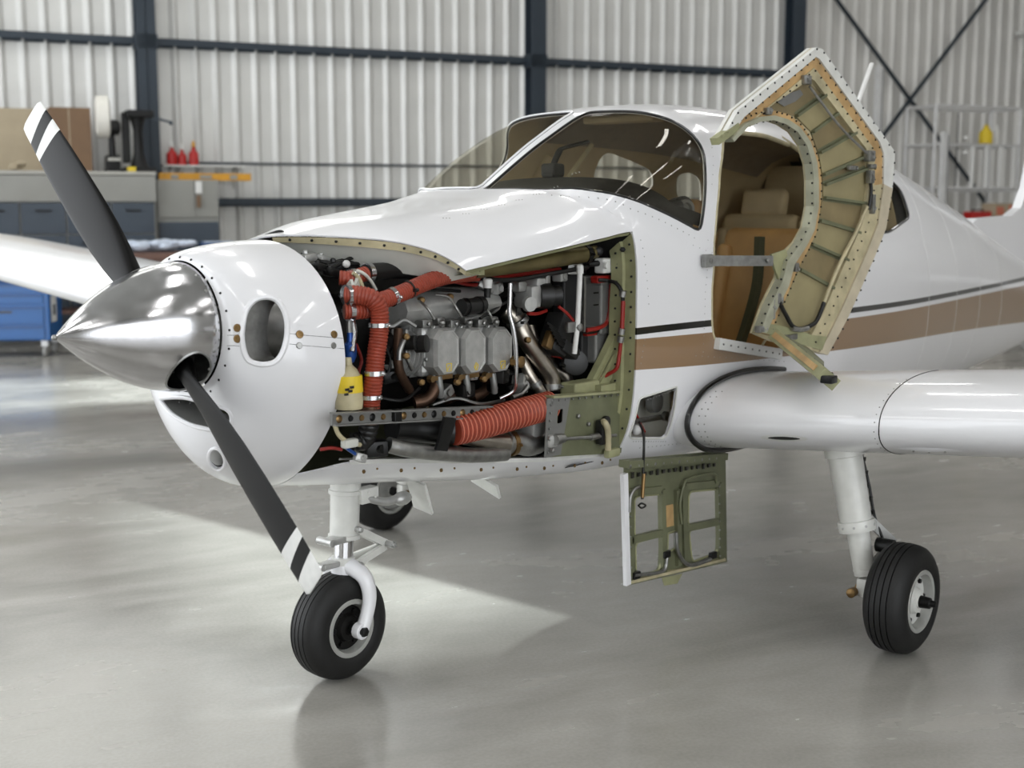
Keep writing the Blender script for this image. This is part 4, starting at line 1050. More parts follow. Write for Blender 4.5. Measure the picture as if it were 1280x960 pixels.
# ---------------------------------------------------------------- spinner and propeller
HUB = Vector((.735, 0, 1.39)); BD = Vector((0, -.7160, .6981))
def blade_dir(sg): return BD*sg
t0 = math.atan2(BD.y, BD.z)
def sp_hole(tc): return [(.735+.066*math.cos(a), tc+.46*math.sin(a)) for a in np.linspace(0, 2*PI, 29)[:-1]]
prop = empty('propeller'); prop.parent = AIR
h1 = sp_hole(t0); h2 = sp_hole(t0+PI)
ospin = [(.660, t0-1.2), (1.1085, t0-1.2), (1.1085, t0-1.2+2*PI), (.660, t0-1.2+2*PI)]
spn = skin('spinner', ospin, [h1, h2], SP, (.022, .14), .003, [M['alu'], M['black_m']], prop, asp=.2, dens=.018, ref=lambda q: Vector((.05, q.y, q.z-1.39)))
MB().lathe((.655, 0, 1.39), (1, 0, 0), [(0, .209), (.006, .212), (.010, .212)], 48).lathe((.646, 0, 1.39), (1, 0, 0), [(0, .17), (.01, .205)], 32).build('spinner_backplate', M['alu_dull'], prop)
MB().sphere((1.108, 0, 1.39), .009, 10).build('spinner_tip', M['alu_dull'], prop)
MB().lathe((.66, 0, 1.39), (1, 0, 0), [(0, .12), (.02, .12), (.12, .10), (.2, .06)], 24).build('hub', M['blackr'], prop)
for h in (h1, h2): MB().tube([Vector(SP(a, b)) for a, b in h], .004, 6, closed=True, caps=False).build('blade_opening_rim', M['alu_dull'], spn)
b_ = MB()
for k in range(20):
    t = t0+.16+2*PI*k/20; p = Vector(SP(.678, t)); b_.bolt(p, (.1, math.sin(t), math.cos(t)), .006, .003, seg=8)
b_.build('spinner_screws', M['alu_dull'], spn)
def blade(sg, nm='blade'):
    e = BD*sg; v = Vector((1, 0, 0)).cross(e)       # direction of rotation lies across the blade
    v = Vector((0, -e.z, e.y)) if True else v
    R = 1.032; st = [(.05, .080, .62, .9), (.13, .082, .62, .9), (.18, .090, .60, .72), (.24, .104, .52, .48), (.32, .128, .42, .30), (.42, .150, .32, .20), (.54, .160, .25, .15), (.66, .161, .21, .12), (.78, .157, .18, .10), (.86, .151, .16, .09), (.905, .147, .15, .09), (.955, .141, .14, .085), (1.0, .136, .14, .08), (1.014, .128, .14, .07), (1.021, .10, .14, .05)]
    n = 22; V = []; F = []; Mx = []
    for r, ch, be, tk in st:
        c = (v*math.cos(be)+Vector((1, 0, 0))*math.sin(be)); q = (Vector((1, 0, 0))*math.cos(be)-v*math.sin(be))
        for k in range(n):
            a = 2*PI*k/n; x = math.cos(a); z = math.sin(a)
            V.append(HUB+e*(r-(.012*x if r > .88 and r < 1.01 else 0))+c*(ch*.5*x+ch*.04)+q*(ch*tk*.5*z*(1 if tk > .5 else (1-.35*x)*(1.0 if z > 0 else .5))))
    bands = {9: 1, 10: 1, 12: 1, 13: 1}
    band = lambda r0: 1 if (.86 <= r0 < .905 or r0 >= .955) else 0
    for i in range(len(st)-1):
        for k in range(n):
            F.append((i*n+k, i*n+(k+1) % n, (i+1)*n+(k+1) % n, (i+1)*n+k)); Mx.append(band(st[i][0]))
    F.append(tuple(range(n))[::-1]); F.append(tuple((len(st)-1)*n+k for k in range(n))); Mx += [0, 1]
    return obj(nm, V, F, [M['blackp'], M['whitep']], prop, fmat=Mx)
for sg in (1, -1):
    bl = blade(sg); e = BD*sg
    MB().lathe(HUB+e*.05, e, [(0, .058), (.06, .058), (.075, .05), (.1, .046)], 20).build('blade_cuff', M['blackr'], bl)

# ---------------------------------------------------------------- landing gear
def tyre(name, c, ax, r, w, rim, parent):
    """lathe along the axle with tread grooves"""
    h = w/2; prof = [(-h*.80, rim), (-h*.93, rim+.012), (-h, rim+(r-rim)*.38), (-h*.96, rim+(r-rim)*.62), (-h*.80, r-.020), (-h*.62, r-.008)]
    for g in (-.46, -.2, .08, .36):
        prof += [(h*(g-.03), r-.0035*(abs(g)*2)), (h*(g-.018), r-.008), (h*(g+.018), r-.008), (h*(g+.03), r-.0035*(abs(g)*2))]
    prof += [(h*.62, r-.008), (h*.80, r-.020), (h*.96, rim+(r-rim)*.62), (h, rim+(r-rim)*.38), (h*.93, rim+.012), (h*.80, rim)]
    return MB().lathe(c, ax, prof, 56, caps=False).build(name, M['rubber'], parent)
def wheel_hub(c, ax, rim, w, parent, side, hubm, spokes=True):
    h = w/2; c = Vector(c); ax = Vector(ax).normalized()
    o = MB().lathe(c, ax, [(-h*.7, rim+.004), (-h*.94, rim+.012), (-h*.98, rim+.008), (-h*.95, rim-.006), (-h*.60, rim-.014), (h*.60, rim-.014), (h*.95, rim-.006), (h*.98, rim+.008), (h*.94, rim+.012), (h*.7, rim+.004)], 40, caps=False).build('wheel_rim', M['white_worn'], parent)
    p = c+ax*h*.55*side
    MB().lathe(p, ax*side, [(-.01, rim-.008), (0, rim-.012), (.004, .056), (.022, .047), (.024, .028), (.03, .026)], 32).build('wheel_disc', hubm, parent)
    MB().lathe(p+ax*side*.02, ax*side, [(0, .026), (.05, .022), (.055, .014), (.075, .012)], 16).build('axle_nut', M['black_m'], parent)
    if spokes:
        u, v = basis(ax)
        for k in range(6):
            a = 2*PI*k/6; MB().lathe(p+(u*math.cos(a)+v*math.sin(a))*(rim-.034)+ax*side*.0, ax*side, [(0, .011), (.012, .009)], 8).build('wheel_bolt', M['black_m'], parent)
    return o
# nose gear
NX = -.005
ng = empty('nose_gear', (0, 0, 0)); ng.parent = AIR
MB().lathe((NX-.045, 0, .80), (.06, 0, -1), [(0, .058), (.075, .058), (.078, .064), (.092, .064), (.095, .056), (.245, .055), (.248, .061), (.262, .061), (.264, .04)], 24).build('strut_housing', M['white_worn'], ng)
MB().cyl((NX-.03, 0, .56), (NX-.022, 0, .415), .036, seg=24).build('strut_piston', M['chrome'], ng)
MB().lathe((NX-.023, 0, .468), (0, 0, -1), [(0, .045), (.03, .047), (.05, .04)], 20).build('lower_collar', M['white_worn'], ng)
MB().box((NX+.045, .0, .45), (.09, .05, .022), bev=.005).lathe((NX+.09, .02, .45), (0, -1, 0), [(0, .014), (.05, .014)], 10).build('tow_lug', M['cast'], ng)
MB().box((NX+.025, .02, .545), (.10, .06, .025), bev=.006).lathe((NX+.07, .05, .545), (0, -1, 0), [(0, .015), (.08, .015)], 10).build('upper_lug', M['cast'], ng)
k = Vector((NX-.215, .02, .485))
for yy in (-.03, .045):
    MB().bar((NX-.05, yy, .575), k+Vector((0, yy*.2, 0)), .016, .028).build('torque_link', M['white_worn'], ng, False)
    MB().bar((NX-.05, yy, .440), k+Vector((0, yy*.2, -.012)), .016, .028).build('torque_link', M['white_worn'], ng, False)
for p in (k, Vector((NX-.045, .02, .578)), Vector((NX-.045, .02, .442))): MB().cyl(p-Vector((0, .05, 0)), p+Vector((0, .055, 0)), .013, seg=10).bolt(p+Vector((0, .055, 0)), (0, 1, 0), .012, .008).build('link_pin', M['cast'], ng)
MB().box((NX-.10, .05, .70), (.09, .05, .06), bev=.008).bolt((NX-.09, .076, .715), (0, 1, 0), .008).bolt((NX-.12, .076, .69), (0, 1, 0), .008).build('steering_bracket', M['white_worn'], ng)
pipe('steering_rod', [(NX-.09, .06, .69), (NX-.17, .08, .665), (NX-.24, .09, .67)], .016, M['cast'], ng)
MB().sphere((NX-.25, .09, .665), .035, 10, sc=(1.3, .8, .8)).build('rod_boot', M['cast'], ng)
NW = Vector((.0, 0, .207)); ax = Vector((0, 1, 0))
for sg in (1, -1):
    P = catmull([(NX-.02, 0, .432), (NX-.03, sg*.05, .428), (NX-.045, sg*.095, .395), (NX-.05, sg*.112, .33), (NX-.035, sg*.112, .26), (NX-.012, sg*.110, .205)], 6)
    MB().tube(P, [.036-.010*min(1, i/20) for i in range(len(P))], 12).lathe((-.008, sg*.095, .205), (0, sg, 0), [(0, .032), (.03, .032), (.034, .028)], 14).build('fork_leg', M['white'], ng)
    MB().lathe((-.008, sg*.128, .205), (0, sg, 0), [(0, .020), (.012, .018), (.016, .010)], 6).build('axle_bolt', M['black_m'], ng)
MB().lathe((NX-.02, 0, .405), (0, 0, 1), [(0, .046), (.03, .048), (.045, .04)], 20).build('fork_crown', M['white'], ng)
tyre('tyre', NW, ax,   .205, .155, .100, ng); wheel_hub(NW, ax, .100, .155, ng, 1, M['grime_shade'], True); wheel_hub(NW, ax, .100, .155, ng, -1, M['grime_shade'], False)
# main gear, both sides
def main_gear(sg):
    g = empty('main_gear'); g.parent = AIR
    y = lambda v: sg*v; A_ = Vector((-1.66, y(1.225), .80)); K_ = Vector((-1.66, y(1.295), .485)); E_ = Vector((-1.665, y(1.338), .235))
    d = (K_-A_).normalized()
    MB().lathe(A_, d, [(0, .082), (.035, .082), (.038, .070), (.30, .064), (.302, .075), (.325, .078), (.345, .074), (.347, .05)], 28).build('strut_housing', M['white_worn'], g)
    MB().tube([K_, E_+Vector((0, 0, .05))], [.047, .043], 24).lathe(E_+Vector((0, -sg*.002, .08)), (0, 0, -1), [(0, .047), (.02, .047), (.03, .03)], 16).build('strut_lower', M['white_worn'], g)
    MB().box(E_+Vector((0, 0, .0)), (.07, .05, .08), bev=.012).build('axle_block', M['white_worn'], g)
    MB().cyl(E_+Vector((.0, -sg*.035, -.01)), (-1.665, y(1.60), .222), .018).lathe(E_+Vector((0.03, -sg*.03, -.02)), (1, 0, 0), [(0, .02), (.035, .02), (.04, .012)], 10).build('axle', M['bronze'], g)
    p = A_+d*.29+Vector((-.075, sg*.03, 0))
    MB().bar(A_+d*.30+Vector((-.05, sg*.03, 0)), Vector((-1.80, y(1.39), .40)), .025, .04).build('torque_link', M['cast'], g, False)
    MB().bar(Vector((-1.80, y(1.39), .40)), E_+Vector((-.03, sg*.0, .05)), .025, .04).build('torque_link', M['cast'], g, False)
    MB().cyl((-1.72, y(1.36), .405), (-1.72, y(1.43), .405), .03).box((-1.73, y(1.41), .33), (.06, .03, .10), bev=.006).build('brake_caliper', M['black_m'], g)
    pipe('brake_line', [A_+d*.03+Vector((-.06, sg*.045, 0)), A_+d*.16+Vector((-.06, sg*.055, 0)), A_+d*.28+Vector((-.07, sg*.05, 0)), (-1.75, y(1.37), .42)], .006, M['blackr'], g)
    b = MB()
    for i in range(5): b.box(A_+d*(.05+.055*i)+Vector((-.055, sg*.05, 0)), (.02, .016, .016))
    b.build('line_clips', M['black_m'], g, False)
    b = MB()
    for i in range(10):
        a = 2*PI*i/10; u, v = basis(d); b.bolt(A_+d*.322+(u*math.cos(a)+v*math.sin(a))*.077, u*math.cos(a)+v*math.sin(a), .006)
    b.build('collar_screws', M['cast'], g)
    c = Vector((-1.66, y(1.50), .222))
    tyre('tyre', c, (0, 1, 0), .222, .172, .115, g)
    wheel_hub(c, (0, 1, 0), .115, .172, g, sg, M['white_worn'], True); wheel_hub(c, (0, 1, 0), .115, .172, g, -sg, M['white_worn'], False)
    MB().lathe(c+Vector((0, -sg*.075, 0)), (0, sg, 0), [(0, .10), (.008, .10)], 28).build('brake_disc', M['cast'], g)
main_gear(1); main_gear(-1)

# ---------------------------------------------------------------- cabin door swung out beside the cabin
DNV = Vector((.15643, .98769, 0))
OUT = [(-1.4967, 0.6805, 2.0384), (-1.6020, 0.6971, 2.1692), (-2.1131, 0.7781, 2.4604), (-2.1532, 0.7845, 2.4566), (-2.6899, 0.8694, 2.0620), (-2.7381, 0.8771, 2.0259), (-2.7309, 0.8759, 1.8529), (-2.6916, 0.8697, 1.6678), (-2.6038, 0.8558, 1.5296), (-2.4189, 0.8265, 1.2629), (-2.2698, 0.8029, 1.0938), (-2.1377, 0.7820, 1.1225), (-1.8794, 0.7411, 1.1850), (-1.7528, 0.7210, 1.2290), (-1.8176, 0.7313, 1.3509), (-1.9001, 0.7444, 1.4591)]
ARC = [(-1.9288, 0.7489, 1.5563), (-2.0264, 0.7644, 1.6172), (-2.0801, 0.7729, 1.6799), (-2.1039, 0.7766, 1.7717), (-2.0979, 0.7757, 1.8880), (-2.0828, 0.7733, 1.9579), (-2.0392, 0.7664, 2.0369), (-1.9696, 0.7554, 2.0933), (-1.8917, 0.7430, 2.1212), (-1.8106, 0.7302, 2.1349), (-1.7216, 0.7161, 2.1248), (-1.6402, 0.7032, 2.0986), (-1.5658, 0.6914, 2.0567)]
loop = OUT+ARC
door = plate('cabin_door', loop, [], DNV, .010, [M['cream'], M['white']], AIR)
def off(L, d): return [Vector(p)+DNV*d for p in L]
# outer rail: white rim then orange primer channel
R1 = [(-1.4967, 0.6805, 2.0384), (-1.6020, 0.6971, 2.1692), (-2.1131, 0.7781, 2.4604), (-2.1532, 0.7845, 2.4566), (-2.6899, 0.8694, 2.0620), (-2.7381, 0.8771, 2.0259), (-2.7309, 0.8759, 1.8529), (-2.6916, 0.8697, 1.6678), (-2.6038, 0.8558, 1.5296), (-2.4189, 0.8265, 1.2629), (-2.2698, 0.8029, 1.0938)]
R2 = [(-1.5703, 0.6921, 2.0700), (-1.6385, 0.7029, 2.1413), (-2.1097, 0.7776, 2.4191), (-2.1327, 0.7812, 2.4139), (-2.6123, 0.8572, 2.0672), (-2.6478, 0.8628, 2.0163), (-2.6576, 0.8643, 1.8749), (-2.6253, 0.8592, 1.6875), (-2.5389, 0.8455, 1.5465), (-2.3502, 0.8157, 1.2781), (-2.2091, 0.7933, 1.1096)]
R3 = [(-1.6299, 0.7016, 2.1015), (-1.6804, 0.7096, 2.1199), (-2.1009, 0.7762, 2.3706), (-2.1243, 0.7799, 2.3583), (-2.5568, 0.8484, 2.0436), (-2.5784, 0.8518, 2.0037), (-2.5812, 0.8522, 1.8669), (-2.5423, 0.8461, 1.6885), (-2.4564, 0.8325, 1.5599), (-2.2820, 0.8049, 1.3042), (-2.1432, 0.7829, 1.1294)]
R4 = [(-1.6801, 0.7095, 2.1265), (-1.8341, 0.7339, 2.2064), (-2.0807, 0.7730, 2.3247), (-2.1036, 0.7766, 2.3192), (-2.5071, 0.8405, 2.0350), (-2.5283, 0.8439, 1.9989), (-2.5314, 0.8443, 1.8555), (-2.4982, 0.8391, 1.6890), (-2.4185, 0.8265, 1.5720), (-2.2396, 0.7981, 1.3139), (-2.1074, 0.7772, 1.1467)]
def strip(name, A, Bq, d0, d1, mats, parent=door):
    """raised band between two lines of the door plane"""
    V = []; F = []; n = len(A)
    for a, b in zip(A, Bq): V += [Vector(a)+DNV*d0, Vector(a)+DNV*d1, Vector(b)+DNV*d1, Vector(b)+DNV*d0]
    for i in range(n-1):
        for k in range(3): F.append((i*4+k, i*4+k+1, (i+1)*4+k+1, (i+1)*4+k))
    F += [(0, 1, 2, 3), ((n-1)*4+3, (n-1)*4+2, (n-1)*4+1, (n-1)*4)]
    o = obj(name, V, F, mats, parent, False); return o
strip('outer_rim', R1[:7], R2[:7], -.02, .035, M['white_worn']); strip('outer_rim', R1[6:], R2[6:], -.02, .035, mat('cream_white_rim', (.74, .70, .61), .45, 0, .1, .2, 10))
strip('orange_channel', R2[:7], R3[:7], .008, .026, M['orange_strip'])
strip('orange_channel', R2[6:], R3[6:], .008, .026, M['cream'])
strip('latch_rail', R3, R4, .01, .034, M['cream'])
A1 = [(-1.5565, 0.6899, 2.0369), (-1.6402, 0.7032, 2.0986), (-1.7216, 0.7161, 2.1248), (-1.8106, 0.7302, 2.1349), (-1.8917, 0.7430, 2.1212), (-1.9696, 0.7554, 2.0933), (-2.0392, 0.7664, 2.0369), (-2.0828, 0.7733, 1.9579), (-2.0979, 0.7757, 1.8880), (-2.1039, 0.7766, 1.7717), (-2.0801, 0.7729, 1.6799), (-2.0264, 0.7644, 1.6172), (-1.9297, 0.7491, 1.5352), (-1.9005, 0.7444, 1.4521), (-1.8179, 0.7313, 1.3439), (-1.7579, 0.7218, 1.2357)]
A2 = [(-1.5460, 0.6883, 2.0496), (-1.6294, 0.7015, 2.1146), (-1.7208, 0.7160, 2.1447), (-1.8150, 0.7309, 2.1552), (-1.9070, 0.7455, 2.1421), (-1.9909, 0.7587, 2.1112), (-2.0667, 0.7707, 2.0515), (-2.1167, 0.7787, 1.9655), (-2.1322, 0.7811, 1.8884), (-2.1384, 0.7821, 1.7716), (-2.1150, 0.7784, 1.6688), (-2.0614, 0.7699, 1.5987), (-1.9806, 0.7571, 1.5196), (-1.9458, 0.7516, 1.4290), (-1.8624, 0.7384, 1.3204), (-1.8011, 0.7287, 1.2293)]
A3 = [(-1.5456, 0.6882, 2.0626), (-1.6186, 0.6998, 2.1306), (-1.7200, 0.7158, 2.1645), (-1.8246, 0.7324, 2.1791), (-1.9331, 0.7496, 2.1670), (-2.0234, 0.7639, 2.1296), (-2.1056, 0.7769, 2.0666), (-2.1623, 0.7859, 1.9734), (-2.1843, 0.7894, 1.8889), (-2.1851, 0.7895, 1.7679), (-2.1619, 0.7858, 1.6573), (-2.1026, 0.7764, 1.5764), (-2.0326, 0.7653, 1.4930), (-1.9804, 0.7571, 1.4063), (-1.9074, 0.7455, 1.3001), (-1.8506, 0.7365, 1.2153)]
strip('window_flange', A1, A2, .008, .055, mat('pale_flange', (.68, .68, .60), .42, .3, .1, .2, 14))
strip('window_rail', A2, A3, .01, .030, M['orange_strip'])
# tan panels between the ribs
IN = [(990,146), (1010,164), (1020,190), (1026,218), (1027,231), (1027,247), (1021,276), (1011,305), (996,337), (970,400)]
ribs = [((988,146), (1026,119)), ((1009,165), (1040,143)), ((1019,191), (1064,166)), ((1025,218), (1077,195)), ((1026,231), (1078,211)), ((1026,247), (1076,254)), ((1020,276), (1065,291)), ((1010,305), (1052,325)), ((995,337), (1035,360))]
RIB = [[(-1.9994, 0.7601, 2.1629), (-2.1985, 0.7916, 2.2621)], [(-2.1154, 0.7785, 2.0982), (-2.2909, 0.8063, 2.1857)], [(-2.1719, 0.7874, 2.0088), (-2.4345, 0.8290, 2.1055)], [(-2.2063, 0.7929, 1.9140), (-2.5218, 0.8428, 2.0024)], [(-2.2147, 0.7942, 1.8678), (-2.5319, 0.8444, 1.9439)], [(-2.2179, 0.7947, 1.8107), (-2.5297, 0.8441, 1.7852)], [(-2.1884, 0.7900, 1.7071), (-2.4946, 0.8385, 1.6483)], [(-2.1357, 0.7817, 1.6042), (-2.4091, 0.8250, 1.5242)], [(-2.0553, 0.7690, 1.4922), (-2.3068, 0.8088, 1.3988)]]
END0 = [(-1.7563, 0.7216, 2.1694), (-2.0644, 0.7704, 2.3135)]; END1 = [(-1.8876, 0.7424, 1.2482), (-2.1747, 0.7879, 1.2005)]
lines = [END0]+RIB+[END1]
for i in range(len(lines)-1):
    (a, b), (c, d) = lines[i], lines[i+1]
    a, b, c, d = [Vector(q) for q in (a, b, c, d)]
    m1 = (a+c)/2; 
    plate('panel', [a+DNV*.012, b+DNV*.012, d+DNV*.012, c+DNV*.012], [], DNV, .004 + .003*(i % 2), [M['tan_panel' if i % 2 else 'tan_panel_b']]*2, door)
for a, b in RIB:
    a = Vector(a)+DNV*.024; b = Vector(b)+DNV*.024
    MB().bar(a, b, .012, .024, DNV).bar(a-DNV*.009, b-DNV*.009, .03, .004, DNV).build('rib', M['green_d'], door, False)
strip('bottom_frame', [(-1.8011, 0.7287, 1.2293), (-1.9062, 0.7453, 1.2044), (-2.1368, 0.7819, 1.1409), (-2.2265, 0.7961, 1.1194)], [(-1.8485, 0.7362, 1.2649), (-1.9601, 0.7539, 1.2436), (-2.1515, 0.7842, 1.1947), (-2.2590, 0.8012, 1.1799)], .008, .035, M['green'])
# latch gear, hoses, fasteners
b = MB()
for L, d, s, r in ((R1, .034, .055, .0055), (R2, .026, .05, .005), (R3, .036, .05, .0045), (A3, .031, .035, .0045)):
    mid = [Vector(p) for p in L]
    for p in resample(mid, s)[1:-1]:
        c = Vector(p); b.bolt(c+DNV*d+Vector((0, 0, -.008 if L is not A3 else -.004)), DNV, r, .004)
tag(b.build('door_fasteners', M['black_m'], door), kind='stuff')
b = MB()
for p in resample([Vector(q) for q in A1], .045)[1:-1]: b.bolt(p+DNV*.045+Vector((.002, 0, -.001)), (.8, .5, -.2), .005, .004)
tag(b.build('flange_fasteners', M['black_m'], door), kind='stuff')
for q, s in (((-2.5123, 0.8869, 2.0012), (.06, .035, .05)), ((-2.3940, 0.8631, 1.9447), (.09, .02, .02)), ((-2.5250, 0.8889, 1.9065), (.04, .03, .06)), ((-2.5424, 0.8866, 1.9544), (.05, .03, .02)), ((-1.8859, 0.7826, 1.3739), (.05, .03, .05)), ((-1.7773, 0.7654, 1.2475), (.07, .03, .03)), ((-1.8440, 0.7760, 1.3306), (.02, .03, .09)), ((-1.9611, 0.7945, 1.1963), (.14, .025, .025)), ((-2.0334, 0.8060, 2.3161), (.05, .03, .04)), ((-1.7795, 0.7658, 2.1720), (.03, .03, .03)), ((-2.0021, 0.8010, 1.5061), (.03, .02, .04)), ((-2.5542, 0.8885, 1.7815), (.025, .03, .09))):
    m = MB().box(q, s, bev=.005)
    for k in range(2): m.bolt(Vector(q)+DNV*(s[1]/2)+Vector((random.uniform(-.3, .3)*s[0], 0, random.uniform(-.3, .3)*s[2])), DNV, .007, .006)
    m.build('latch_block', M['alu_dull'], door)
pipe('latch_rod', [(-2.0424, 0.8175, 2.2888), (-2.2708, 0.8537, 2.1265), (-2.4848, 0.8876, 2.0114)], .006, M['alu_dull'], door)
pipe('latch_rod', [(-2.5009, 0.8901, 1.7706), (-2.4213, 0.8775, 1.6540), (-2.3190, 0.8613, 1.5285), (-2.2524, 0.8508, 1.4326), (-2.1982, 0.8422, 1.3407)], .009, M['cream'], door)
pipe('latch_cable', [(-1.8779, 0.7915, 1.3573), (-1.9248, 0.7989, 1.3021), (-1.9780, 0.8073, 1.2457), (-2.0470, 0.8183, 1.2305), (-2.1327, 0.8318, 1.2502), (-2.1715, 0.8380, 1.2913), (-2.1982, 0.8422, 1.3407)], .010, M['blackr'], door)
pipe('latch_cable', [(-2.5177, 0.8928, 1.8954), (-2.5279, 0.8944, 1.8368), (-2.5145, 0.8923, 1.7558)], .008, M['blackr'], door)
pipe('latch_cable', [(-1.9698, 0.8080, 1.2392), (-2.0270, 0.8171, 1.2283), (-2.0843, 0.8262, 1.2317)], .0115, M['alu_dull'], door)
# worn patch on the top panel
P = [Vector(q) for q in [(-1.8684, 0.7606, 2.2137), (-1.9209, 0.7689, 2.2500), (-2.0188, 0.7844, 2.2755), (-2.0421, 0.7881, 2.2563), (-1.9881, 0.7796, 2.2229), (-1.9124, 0.7676, 2.1990)]]
plate('worn_patch', P, [], DNV, .0012, M['grey_box'], door)
# tip at the front pillar
MB().bar((-1.4707, 0.6966, 2.0370), (-1.6029, 0.7175, 2.1031), .03, .04, DNV).bolt((-1.4902, 0.7220, 2.0627), DNV, .009, .006).bolt((-1.5242, 0.7274, 2.0800), DNV, .007, .006).build('front_tip', M['green'], door, False)
# stay strap from pillar to door
MB().bar((-1.4895, 0.6550, 1.5480), (-1.8542, 0.7675, 1.5385), .006, .045).bolt((-1.5191, 0.6600, 1.5471), (0, 1, 0), .016, .008).bolt((-1.8146, 0.7663, 1.5399), DNV, .010, .006).build('stay_strap', M['alu_dull'], door, False)
MB().box((-1.5260, 0.6400, 1.5463), (.05, .03, .055), bev=.004).build('strap_bracket', M['alu_dull'], door, False)
plate('strap_plate', [(-1.8453, 0.7559, 1.5661), (-1.9432, 0.7714, 1.5844), (-1.9686, 0.7755, 1.5206), (-1.9055, 0.7655, 1.4457), (-1.8640, 0.7589, 1.5136)], [], DNV, .012, M['green'], door)
# folded lower leaf hanging over the wing
a = Vector((-1.6534, 0.9200, 1.2233)); b_ = Vector((-1.2767, 1.3400, 1.1325))
MB().bar(a, b_, .085, .05, (.3, 1, .4)).build('lower_leaf', M['green'], door, False)
uf = (b_-a).normalized().cross(Vector((.3, 1, .4))).normalized()
uf = uf if uf.x > 0 else -uf
MB().bar(a.lerp(b_, .05)+uf*.044, b_.lerp(a, .1)+uf*.044, .010, .024, (.3, 1, .4)).build('leaf_strip', M['orange_strip'], door, False)
gq = [a+Vector((-.03, -.02, .03)), Vector((-2.0564, 0.8600, 1.1357)), Vector((-1.9456, 0.9800, 1.1057)), b_+Vector((-.02, -.03, .02))]
obj('leaf_gusset', gq+[p+Vector((0, -.006, 0)) for p in gq], [(0, 1, 2, 3), (7, 6, 5, 4), (0, 4, 5, 1), (1, 5, 6, 2), (2, 6, 7, 3)], M['green_d'], door, False)
m = MB()
for k in range(6): m.bolt(a.lerp(b_, (k+.5)/6)+Vector((0, .03, .01)), (.2, 1, .3), .006)
m.box(b_, (.05, .05, .03), bev=.005); tag(m.build('leaf_fasteners', M['black_m'], door), kind='stuff')
pipe('sill_cable', [(-2.0032, 0.6400, 1.1419), (-1.9737, 0.6800, 1.1800), (-1.8802, 0.7716, 1.2083)], .006, M['cream'], door)

# ---------------------------------------------------------------- engine bay
eng = empty('engine'); eng.parent = AIR
V3 = Vector
# crankcase, sump and front of the engine
MB().box((-.24, 0, 1.30), (.80, .34, .30), bev=.05).box((-.24, 0, 1.10), (.70, .30, .16), bev=.04).build('crankcase', M['grime_shade'], eng)
MB().lathe((.12, 0, 1.37), (1, 0, 0), [(0, .15), (.1, .13), (.2, .10), (.36, .08), (.52, .07)], 24).build('nose_case', M['cast'], eng)
